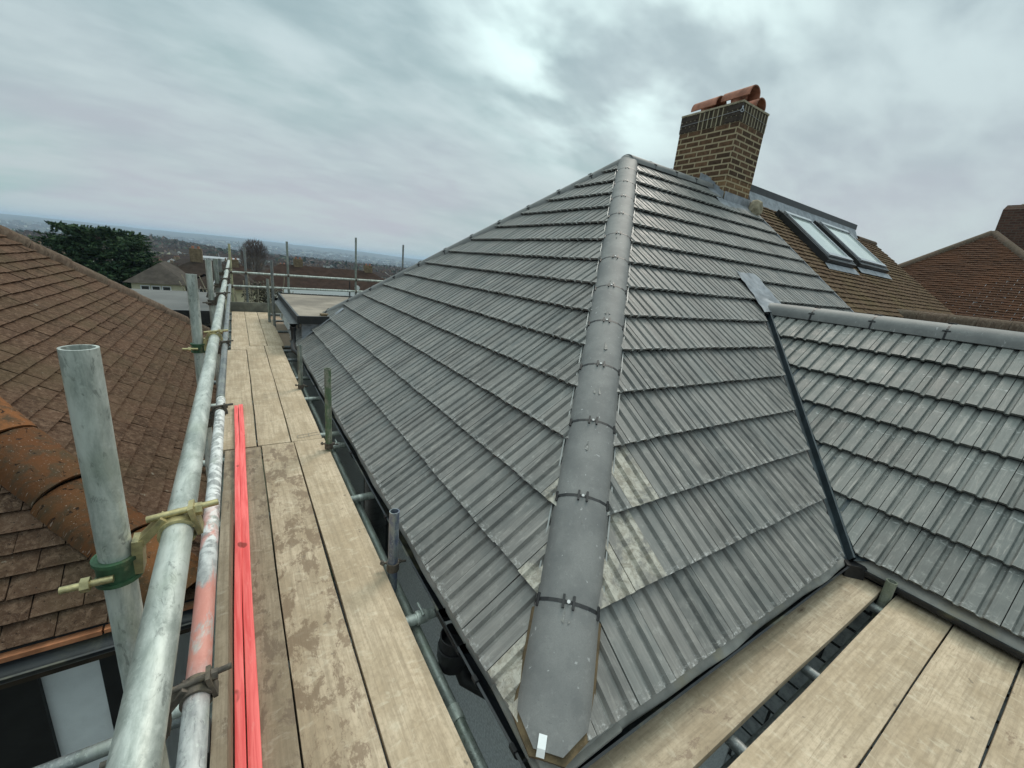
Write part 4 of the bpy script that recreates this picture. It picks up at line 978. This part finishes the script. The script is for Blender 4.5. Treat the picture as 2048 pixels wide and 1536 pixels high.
n = t.noise(geo, .012, 6, .65); c = t.mix(t.ramp(n, .4, .6), (.055, .06, .04), (.10, .085, .07))
n = t.noise(geo, .035, 5, .7); c = t.mix(t.ramp(n, .5, .65), c, (.075, .058, .048))
vr = t.n('ShaderNodeTexVoronoi', {'Vector': geo, 'Scale': .022}); c = t.mix(t.math('MULTIPLY', t.ramp(vr.outputs['Distance'], .10, .05), .35), c, (.32, .31, .29))
n = t.noise(geo, .0045, 4, .6); c = t.mix(t.ramp(n, .5, .62), c, (.045, .055, .035))
finish(t, c, .95, spec=.1); M['ground'] = mt
bm = bmesh.new()
rad = [0, 6, 12, 20, 30, 40, 52, 66, 84, 110, 150, 200, 270, 360, 480, 600, 700, 780, 850, 920, 1000, 1150, 1400, 1700, 2000, 2400, 2700, 3100, 3500, 4000, 4500, 5000, 5600, 6200, 6800, 7400, 8000, 12000]
na = 240; rings = []
for r_ in rad[1:]:
    rings.append([bm.verts.new((r_ * math.sin(2 * PI * i / na), r_ * math.cos(2 * PI * i / na), gz(r_ * math.sin(2 * PI * i / na), r_ * math.cos(2 * PI * i / na)))) for i in range(na)])
c0_ = bm.verts.new((0, 0, -6.6))
for i in range(na): bm.faces.new([c0_, rings[0][(i + 1) % na], rings[0][i]])
for a, b in zip(rings, rings[1:]): bridge(bm, b, a)
bmesh.ops.recalc_face_normals(bm, faces=bm.faces)
if sum(f.normal.z for f in bm.faces) < 0: bmesh.ops.reverse_faces(bm, faces=bm.faces)
tag(obj('ground', bm, M['ground'], None, 180), kind='structure')
bm = bmesh.new(); box(bm, (-3, -8, -6.62), (26, EY + .2, -6.58)); tag(obj('patio', bm, M['asphalt']), kind='structure')

# ================================================================== houses of the town
def hip_block(bm, cx, cy, z0, L, W, he, rp, ov=.35, rot=0.0, gable=False, wi=0, ri=1, inset=None):
    "walls + hipped (or gabled) roof; L along local x"
    Mx = Matrix.Translation((cx, cy, z0)) @ Matrix.Rotation(rot, 4, 'Z')
    box(bm, (-L / 2, -W / 2, -2), (L / 2, W / 2, he), wi, Mx)
    hx, hy = L / 2 + ov, W / 2 + ov; rz = he + hy * rp; ins = (0 if gable else hy) if inset is None else inset
    P = [Mx @ V(*p) for p in ((-hx, -hy, he - .05), (hx, -hy, he - .05), (hx, hy, he - .05), (-hx, hy, he - .05), (-hx + ins, 0, rz), (hx - ins, 0, rz))]
    v = [bm.verts.new(p) for p in P]
    for f in ((0, 1, 5, 4), (2, 3, 4, 5), (1, 2, 5), (3, 0, 4), (3, 2, 1, 0)):
        ff = bm.faces.new([v[i] for i in f]); ff.material_index = ri if not (gable and len(f) == 3) else wi
    return Mx, rz
def split_house(nm, cx, cy, z0, L, W, he, rp, wall, roof, rot, label, gable=False, chims=1, wins=3, group=None, cat='house', inset=None):
    h = empty(nm, (cx, cy, z0), label, cat, group)
    bm = bmesh.new(); Mx = Matrix.Translation((cx, cy, z0)) @ Matrix.Rotation(rot, 4, 'Z'); box(bm, (-L / 2, -W / 2, -2), (L / 2, W / 2, he), 0, Mx); obj('wall', bm, wall, h)
    bm = bmesh.new(); hip_block(bm, cx, cy, z0, L, W, he, rp, .4, rot, gable, 0, 0, inset)
    bmesh.ops.delete(bm, geom=[v for v in bm.verts if (Mx.inverted() @ v.co).z < he - .5], context='VERTS')
    obj('roof', bm, roof, h)
    rz = he + (W / 2 + .4) * rp
    for x in (chims if isinstance(chims, list) else [(k + .5) / chims * L * .6 - L * .3 for k in range(chims)]):
        bm = bmesh.new()
        box(bm, (x - .45, -.3, rz - 1.2), (x + .45, .35, rz + .7), 0, Mx); ch = obj('chimney', bm, M['chim_small'], h)
        bm = bmesh.new()
        for e in (-.22, .22): tube(bm, Mx @ V(x + e, 0, rz + .7), Mx @ V(x + e, 0, rz + .9), .1, N=8, hollow=False)
        obj('chimney_pot', bm, M['pot'], ch)
    for k in range(wins):
        x = (k + .5) / wins * L * .9 - L * .45
        bm = bmesh.new(); box(bm, (x - .62, -W / 2 - .05, he - 1.75), (x + .62, -W / 2 - .005, he - .4), 0, Mx); fo = obj('window', bm, M['whitep'], h)
        bm = bmesh.new()
        for e in (-.29, .29): box(bm, (x + e - .25, -W / 2 - .06, he - 1.65), (x + e + .25, -W / 2 - .052, he - .5), 0, Mx)
        obj('pane', bm, M['dglass'], fo)
    bm = bmesh.new(); box(bm, (-L / 2 - .45, -W / 2 - .47, he - .16), (L / 2 + .45, -W / 2 - .405, he + .02), 0, Mx); obj('gutter', bm, M['black'], h)
    return h, Mx, rz
M['chim_small'] = simple('buff_chimney_brick', (.17, .125, .075), .9, .35, 5, .3, 20)
def px(u, v, Y):
    d = R @ V(u - 1024, v - 768, 826.13); return d * (Y / d.y)
# cream house with two hips
h1 = empty('cream_house', (-3, 45, -10.9), 'cream walled house with brown hipped roofs, right of the big dark conifer', 'house')
def wall_roof(parent, cx, cy, z0, L, W, he, rp, wall, roof, rot=0, gable=False):
    bm = bmesh.new(); Mx = Matrix.Translation((cx, cy, z0)) @ Matrix.Rotation(rot, 4, 'Z'); box(bm, (-L / 2, -W / 2, -2), (L / 2, W / 2, he), 0, Mx); obj('wall', bm, wall, parent)
    bm = bmesh.new(); hip_block(bm, cx, cy, z0, L, W, he, rp, .4, rot, gable, 0, 0)
    bmesh.ops.delete(bm, geom=[v for v in bm.verts if (Mx.inverted() @ v.co).z < he - .5], context='VERTS'); obj('roof', bm, roof, parent)
wall_roof(h1, -4.85, 43.6, -10.9, 7.0, 3.0, 7.25, .70, M['cream'], M['rf3'], PI / 2)
wall_roof(h1, -2.2, 47.6, -10.9, 8.2, 6.6, 6.75, .56, M['cream'], M['rf1'])
wall_roof(h1, -2.0, 42.6, -10.9, 2.6, 3.0, 7.0, .5, M['cream'], M['rf1'])
bm = bmesh.new(); box(bm, (-3.35, 47.2, -3.2), (-2.45, 47.9, -1.15)); ch = obj('chimney', bm, M['chim_small'], h1)
for q in (-3.1, -2.7):
    bm = bmesh.new(); tube(bm, (q, 47.5, -1.15), (q, 47.5, -.95), .1, N=8, hollow=False); obj('chimney_pot', bm, M['pot'], ch)
for x in (-5.6, -5.0, -4.4, -2.9, -2.3, -1.7):
    yy = 40.1 if x < -4 else 41.1
    bm = bmesh.new(); box(bm, (x - .27, yy - .06, -4.9), (x + .27, yy - .005, -3.86)); f = obj('window', bm, M['whitep'], h1)
    bm = bmesh.new(); box(bm, (x - .20, yy - .07, -4.8), (x + .20, yy - .062, -3.93)); obj('pane', bm, M['dglass'], f)
bh = empty('brown_house', (-5.6, 51.5, -10.9), 'small brown roof peeping out between the big conifer and the cream house', 'house')
wall_roof(bh, -5.6, 51.5, -10.9, 3.6, 3.6, 6.5, .45, M['brk'], M['rf1'])
# long terrace with the dark brown roof and white fascia
h2, Mx, rz = split_house('long_house', 9.0, 54.0, -11.2, 16.8, 7.0, 6.9, .56, M['wht'], M['rf2'], math.radians(0), 'long terrace with a dark brown roof over a white strip of wall, behind the guardrails', chims=[-3.1, 4.6], wins=9, cat='terrace')
bm = bmesh.new(); pass; wall_roof(h2, 1.9, 50.4, -11.2, 5.0, 3.0, 6.8, .66, M['wht'], M['rf2'], PI / 2)
bm = bmesh.new(); box(bm, (3.9, 50.02, -4.85), (17.8, 50.07, -4.35)); obj('fascia', bm, M['whitep'], h2)
for k in range(2):
    bm = bmesh.new(); tube(bm, (10.6 + k * .7, 49.95, -6), (10.6 + k * .7, 49.95, -3.2), .06, N=8, hollow=False); obj('soil_pipe', bm, M['black'], h2)
h3, Mx, rz = split_house('brown_house', -.2, 62.0, -12.4, 9, 7, 6.6, .7, M['brk'], M['rf2'], .3, 'brown hipped house behind the yellow scaffold upright, left of the bare tree', chims=1, wins=2)
h4, Mx, rz = split_house('brick_house', 5.6, 70.0, -12.6, 8, 7, 6.4, .7, M['cream'], M['rf1'], -.2, 'house with a dark roof just right of the round bare tree', chims=1, wins=3)
bm = bmesh.new(); band(bm, (11.4, 49.9, -3.9), (0, 1, .2), .02, .28, .04, N=20); tube(bm, (11.4, 49.95, -4.3), (11.4, 49.95, -3.9), .03, N=6, hollow=False); fixn(bm); obj('satellite_dish', bm, M['whitep'], h2)
# flank houses left of the conifer and many more down the slope
walls = [M['wht'], M['cream'], M['brk'], M['brk'], M['wht'], M['brk']]; roofs = [M['rf1'], M['rf2'], M['rf3'], M['rf2'], M['rf1']]
protos = []
for k in range(14):
    bm = bmesh.new(); L = random.choice([9, 11, 13, 16, 24]); W = random.uniform(7, 8.5); gb = k % 3 == 0
    _, rz = hip_block(bm, 0, 0, 0, L, W, 5.3, .72, .35, 0, gb)
    if k % 2: hip_block(bm, -L / 2 + 2, -W / 2, 0, 3.2, 3.4, 5.3, .8, .25, PI / 2, True)
    for e in (-L * .22, L * .24):
        box(bm, (e - .4, -.25, rz - 1), (e + .4, .3, rz + .7), 2)
        box(bm, (e - .3, -.1, rz + .7), (e - .12, .1, rz + .95), 3); box(bm, (e + .12, -.1, rz + .7), (e + .3, .1, rz + .95), 3)
    for q in range(int(L / 3)):
        xx = -L / 2 + 1.6 + q * 2.9
        for zz in (1.2, 3.8): box(bm, (xx - .7, -W / 2 - .04, zz), (xx + .7, -W / 2 - .01, zz + 1.1), 4); box(bm, (xx - .6, -W / 2 - .06, zz + .1), (xx + .6, -W / 2 - .045, zz + 1.0), 5)
    me = bpy.data.meshes.new('town_house'); bm.normal_update(); bm.to_mesh(me); bm.free()
    for mm in (walls[k % 6], roofs[k % 5], M['chim_small'], M['pot'], M['whitep'], M['dglass']): me.materials.append(mm)
    protos.append(me)
GT = 'houses of the town spread down the slope behind the scaffold'
taken = [(-3, 46, 9), (9, 54, 13), (0, 62, 8), (5.6, 70, 7), (-11.5, 58, 9), (2, 108, 8), (-8.6, 49.5, 5)]
cnt = 0; placed = []
rows_y = []
y = 84
while y < 1500: rows_y.append(y); y *= 1.085; y += 6
for ri_, ry in enumerate(rows_y):
    x = -ry * .85 + random.uniform(0, 15); ang = random.uniform(-.25, .25)
    while x < ry * .62:
        L = random.uniform(16, 26) * (1 + ry / 1200)
        hx = x; hy = ry + math.sin(x * .02 + ri_) * ry * .03
        if random.random() < .84 and cnt < 245 and all(math.hypot(hx - a, hy - b) > c for a, b, c in taken):
            # skip the strip hidden behind the big roofs
            azd = math.degrees(math.atan2(hx, hy))
            if -37 < azd < 27:
                o = bpy.data.objects.new('town_house', random.choice(protos)); COL.objects.link(o)
                o.location = (hx, hy, gz(hx, hy)); o.rotation_euler = (0, 0, ang + random.choice([0, 0, PI / 2, .3])); s_c = random.uniform(.9, 1.12) ; o.scale = (s_c, s_c, s_c)
                tag(o, 'house in the town beyond the scaffold, brown roof, pale or brick walls', 'house', GT); cnt += 1; placed.append((hx, hy))
        x += L
# ------------------------------------------------------------------ trees
def leaf_cloud(bm, c, rx, ry, rz, nleaf, size, mi=0, flat=.5, shell=.55):
    for _ in range(nleaf):
        a = rng.normal(size=3); a /= np.linalg.norm(a); r_ = shell + (1 - shell) * rng.random() ** .6
        p = V(c[0] + a[0] * rx * r_, c[1] + a[1] * ry * r_, c[2] + a[2] * rz * r_)
        d = V(*(rng.normal(size=3))); d.z *= flat; d.normalize(); e = d.orthogonal().normalized(); e.rotate(Matrix.Rotation(rng.random() * 6.28, 3, d)); s = size * (.6 + .8 * rng.random())
        f = bm.faces.new([bm.verts.new(p + e * s * .35), bm.verts.new(p + d * s), bm.verts.new(p - e * s * .35), bm.verts.new(p - d * s * .6)]); f.material_index = mi
def branch(bm, p, d, L, r, depth, kids=3, spread=.5, mi=0, up=.15):
    q = p + d * L; s, n, dd = frame(d, V(.3, .2, 1) if abs(d.z) > .95 else None)
    N = 6 if depth > 2 else (4 if depth > 1 else 3)
    A = ring(bm, p, s, n, r, N); B = ring(bm, q, s, n, r * .62, N); 
    for f in bridge(bm, A, B): f.material_index = mi
    if depth <= 0: return
    for k in range(kids):
        dv = (d + V(*(rng.normal(size=3))) * spread + V(0, 0, up)).normalized(); t_ = .55 + .45 * (k + 1) / kids
        branch(bm, p.lerp(q, t_), dv, L * (.62 + .2 * rng.random()), r * .55, depth - 1, kids, spread, mi, up)
# big conifer
cx_, cy_ = -10.9, 57.0; gzc = gz(cx_, cy_)
ct = empty('conifer_tree', (cx_, cy_, gzc), 'big dark green conifer with a broad flat top, above the brown roof on the left', 'tree')
bm = bmesh.new()
for dx, dy, top in ((0, 0, -1.0), (-1.3, .5, -1.5), (1.2, -.6, -1.6), (2.4, .6, -3.2), (-2.5, -.3, -3)):
    sweep(bm, [(.16, 0), (.08, .14), (-.08, .14), (-.16, 0), (-.08, -.14), (.08, -.14)], [(cx_ + dx * .3, cy_ + dy, gzc), (cx_ + dx * .7, cy_ + dy, -7), (cx_ + dx, cy_ + dy - .4, top)], None, True)
obj('trunk', bm, M['bark'], ct)
bm = bmesh.new()
for _ in range(560):
    a = rng.random() * 2 * PI; h = rng.random(); zt_ = -11.5 + h * 11.0
    wdt = 4.0 * min(1, .72 + .5 * math.sin(PI * min(1, h * 1.02)) * .6) if h < .78 else 3.7 * (1 - (h - .78) * 1.15)
    if math.sin(a * 3 + 1) > .6: wdt *= .82
    r_ = wdt * (.35 + .62 * rng.random() ** .5); x = cx_ + math.cos(a) * r_ * 1.0; y = cy_ + math.sin(a) * r_ * .85
    z = zt_ - .02 * r_
    leaf_cloud(bm, (x, y, z), .85, .75, .34, 46, .27, 0, .45, .2)
    tipd = V(math.cos(a), math.sin(a), .25)
    for q in range(9):
        p = V(x, y, z) + tipd * (.5 + q * .10); leaf_cloud(bm, p, .12, .12, .06, 4, .16, 0, .6, .1)
for _ in range(26):   # spiky tips on the top
    x = cx_ + rng.uniform(-3.4, 3.0); y = cy_ + rng.uniform(-2, 2); b = -.75 - .1 * abs(x - cx_)
    for q in range(10): leaf_cloud(bm, (x + q * .02, y, b + q * .07), .16 - q * .013, .16 - q * .013, .05, 5, .14, 0, 1, .1)
obj('crown', bm, M['leafd'], ct)
# round bare tree
tc = px(510, 506, 108); zb = gz(tc.x, 108)
tr = empty('bare_tree', (tc.x, 108, zb), 'tall round-headed bare brown tree standing behind the two left uprights', 'tree')
bm = bmesh.new()
for k in range(6):
    d0 = V(rng.normal() * .12, rng.normal() * .12, 1).normalized(); branch(bm, V(tc.x - .3 + .12 * k, 108, zb), d0, 5.2, .20, 4, 3, .26, 0, .45)
obj('trunk', bm, M['bark'], tr)
bm = bmesh.new()
for _ in range(3600):
    a = rng.normal(size=3); a /= np.linalg.norm(a); r_ = rng.random() ** .40
    if a[2] < -.55: continue
    p = V(tc.x + a[0] * 2.5 * r_, 108 + a[1] * 2.5 * r_, tc.z + a[2] * 2.6 * r_)
    d = (V(a[0] * .6, a[1] * .6, abs(a[2]) * .5 + .9)).normalized() * (.35 + .5 * rng.random()); e = V(rng.normal(), rng.normal(), 0).normalized() * .035
    bm.faces.new([bm.verts.new(p - e), bm.verts.new(p + e), bm.verts.new(p + d)])
obj('crown', bm, M['twig'], tr)
# bare shrub close behind the walkway
sh = empty('bare_shrub', (1.0, 17.5, -7.0), 'leggy bare shrub with pale upright stems behind the far guardrail', 'shrub')
bm = bmesh.new()
for k in range(46):
    x = .15 + rng.random() * 1.05; y = 17.2 + rng.random() * .8
    d = V(rng.normal() * .14 + (x - 1) * .2, rng.normal() * .1, 1).normalized(); L = 4.7 + rng.random() * .9
    p = V(x, y, -6.6)
    for q in range(5):
        q2 = p + d * L / 5 + V(rng.normal() * .04, rng.normal() * .04, 0); beam(bm, p, q2, .042 - q * .005, .042 - q * .005); p = q2
obj('stems', bm, simple('pale_stems', (.30, .26, .19), .9, .3, 6), sh)
bm = bmesh.new(); leaf_cloud(bm, (.75, 17.6, -1.9), .65, .5, .6, 900, .07, 0, 1, .1); obj('twigs', bm, M['twig2'], sh)
# prototypes for distant trees
tp = []
for k in range(6):
    bm = bmesh.new()
    if k < 4:
        branch(bm, V(0, 0, -.5), V(0, 0, 1), 3.2, .25, 3, 3, .4, 0, .3)
        for _ in range(420):
            a = rng.normal(size=3); a /= np.linalg.norm(a); r_ = rng.random() ** .4; p = V(a[0] * (3.2 + k * .3) * r_, a[1] * 3.2 * r_, 6 + a[2] * (3.3 + .4 * k) * r_)
            d = V(a[0], a[1], a[2] + .6).normalized() * (.9 + rng.random() * .7); e = V(rng.normal(), rng.normal(), rng.normal()).normalized() * .16
            f = bm.faces.new([bm.verts.new(p - e), bm.verts.new(p + e), bm.verts.new(p + d)]); f.material_index = 1
    else:
        tube(bm, (0, 0, -.5), (0, 0, 3), .25, N=6, hollow=False)
        leaf_cloud(bm, (0, 0, 4.5), 2.3 + (k - 4), 2.3 + (k - 4), 3.6, 700, .6, 1, 1, .35)
    me = bpy.data.meshes.new('far_tree'); bm.normal_update(); bm.to_mesh(me); bm.free()
    me.materials.append(M['bark']); me.materials.append([M['twig'], M['twig2'], M['twig'], M['twig2'], M['leaf2'], M['leaf2']][k]); tp.append(me)
nt_ = 0
while nt_ < 280:
    d = 95 * (1100 / 95) ** rng.random(); az = math.radians(rng.uniform(-37, 26)); x = d * math.sin(az); y = d * math.cos(az)
    if any(math.hypot(x - a, y - b) < c * .8 for a, b, c in taken[:4]) or (d < 200 and abs(x) < 6): continue
    ev = rng.random() < .25; o = bpy.data.objects.new('evergreen_tree' if ev else 'leafless_tree', tp[4 + int(rng.integers(2))] if ev else tp[int(rng.integers(4))]); COL.objects.link(o)
    s = rng.uniform(.55, 1.0) * (1 + d / 2500); o.scale = (s * rng.uniform(.9, 1.3), s * rng.uniform(.9, 1.3), s * .9); o.location = (x, y, gz(x, y) - .3); o.rotation_euler = (0, 0, rng.random() * 6.28)
    tag(o, 'evergreen tree dotted among the distant town houses' if ev else 'leafless winter tree dotted among the distant town houses', 'tree', 'evergreens in the town' if ev else 'bare trees in the town'); nt_ += 1
# wooded knoll, one brown-green mass
bm = bmesh.new()
for _ in range(520):
    az = math.radians(rng.uniform(-14, 0)); d = rng.uniform(640, 940); x = d * math.sin(az); y = d * math.cos(az); h = rng.uniform(7, 12)
    leaf_cloud(bm, (x, y, gz(x, y) + h * .5), h * .6, h * .6, h * .55, 46, 2.2, int(rng.random() < .35), 1, .5)
tag(obj('woodland', bm, [M['twig2'], M['leaf2']]), 'brown and dull green wooded rise beyond the cream house', 'woodland', kind='stuff')
# far town and tree belts as one mass
bm = bmesh.new()
for _ in range(6500):
    az = math.radians(rng.uniform(-38, 27)); d = 500 * (9.5) ** (rng.random() ** .95); x = d * math.sin(az); y = d * math.cos(az); z = gz(x, y)
    big = 1 + d / 5000
    if rng.random() < .36:
        L = rng.uniform(10, 26) * big; W = rng.uniform(7, 10); wi = int(rng.choice([0, 1, 2, 2, 2]))
        hip_block(bm, x, y, z, L, W, rng.uniform(4, 6.5) * big, .7, .3, rng.uniform(-.5, .5), rng.random() < .4, wi, 3 + int(rng.integers(2)))
    else:
        h = rng.uniform(6, 11) * big; leaf_cloud(bm, (x, y, z + h * .5), h * .75 * rng.uniform(1, 2), h * .7, h * .5, 16, 3.4 * big, 5 + int(rng.random() < .4), 1, .5)
tag(obj('distant_town', bm, [M['wht'], M['cream'], M['brk'], M['rf1'], M['rf2'], M['twig'], M['leaf2']]), 'hazy spread of far houses and trees reaching up the distant ridge', 'town', kind='stuff')
# long pale shed in the middle distance
shx = px(436, 505, 400).x; bm = bmesh.new(); hip_block(bm, shx, 400, gz(shx, 400) + 1, 27, 14, 6.5, .16, .3, .12, True, 0, 1)
tag(obj('pale_shed', bm, [M['wht'], simple('pale_metal_roof', (.30, .32, .34), .6, .1)]), 'long pale metal-roofed shed in the middle distance, above the scaffold tube tops', 'shed')
# tv aerials on the flat roofs beyond the first standard
ae = empty('tv_aerial', (-.75, 9.6, -1.26), 'white-armed aerial mast leaning on the grey flat roof, behind the second scaffold upright', 'aerial')
bm = bmesh.new(); a0 = at_y(446, 640, 9.6); a1 = at_y(420, 590, 9.6); a2 = at_y(436, 549, 9.6)
tube(bm, (-.45, 9.6, -1.26), a1, .018, N=8, hollow=False); tube(bm, a1, a2, .018, N=8, hollow=False); obj('mast', bm, M['whitep'], ae)
bm = bmesh.new()
for q in range(5): c_ = Vector(a1) + V(-.28 + q * .14, .05 * q, .12 - .02 * q); tube(bm, c_ - V(0, .14, 0), c_ + V(0, .14, .03), .008, N=6, hollow=False)
tube(bm, Vector(a1) + V(-.34, 0, .14), Vector(a1) + V(.34, .2, .02), .012, N=6, hollow=False); beam(bm, Vector(a1) + V(-.03, 0, -.05), Vector(a1) + V(.02, 0, .1), .07, .06); obj('dipole_array', bm, M['rust'], ae)
# ------------------------------------------------------------------ haze
bm = bmesh.new(); box(bm, (-13000, -13000, -140), (13000, 13000, 40))
mt = bpy.data.materials.new('haze'); mt.use_nodes = True; t = NT(mt.node_tree)
pvv = t.n('ShaderNodeVolumePrincipled', {'Color': (.62, .80, 1.0, 1), 'Density': 1.7e-4, 'Anisotropy': .1}); t.n('ShaderNodeOutputMaterial', {'Volume': pvv.outputs[0]})
hz = obj('haze', bm, mt); tag(hz, kind='stuff'); hz['label'] = 'thin blue winter haze over the far ridge'; hz['category'] = 'haze'
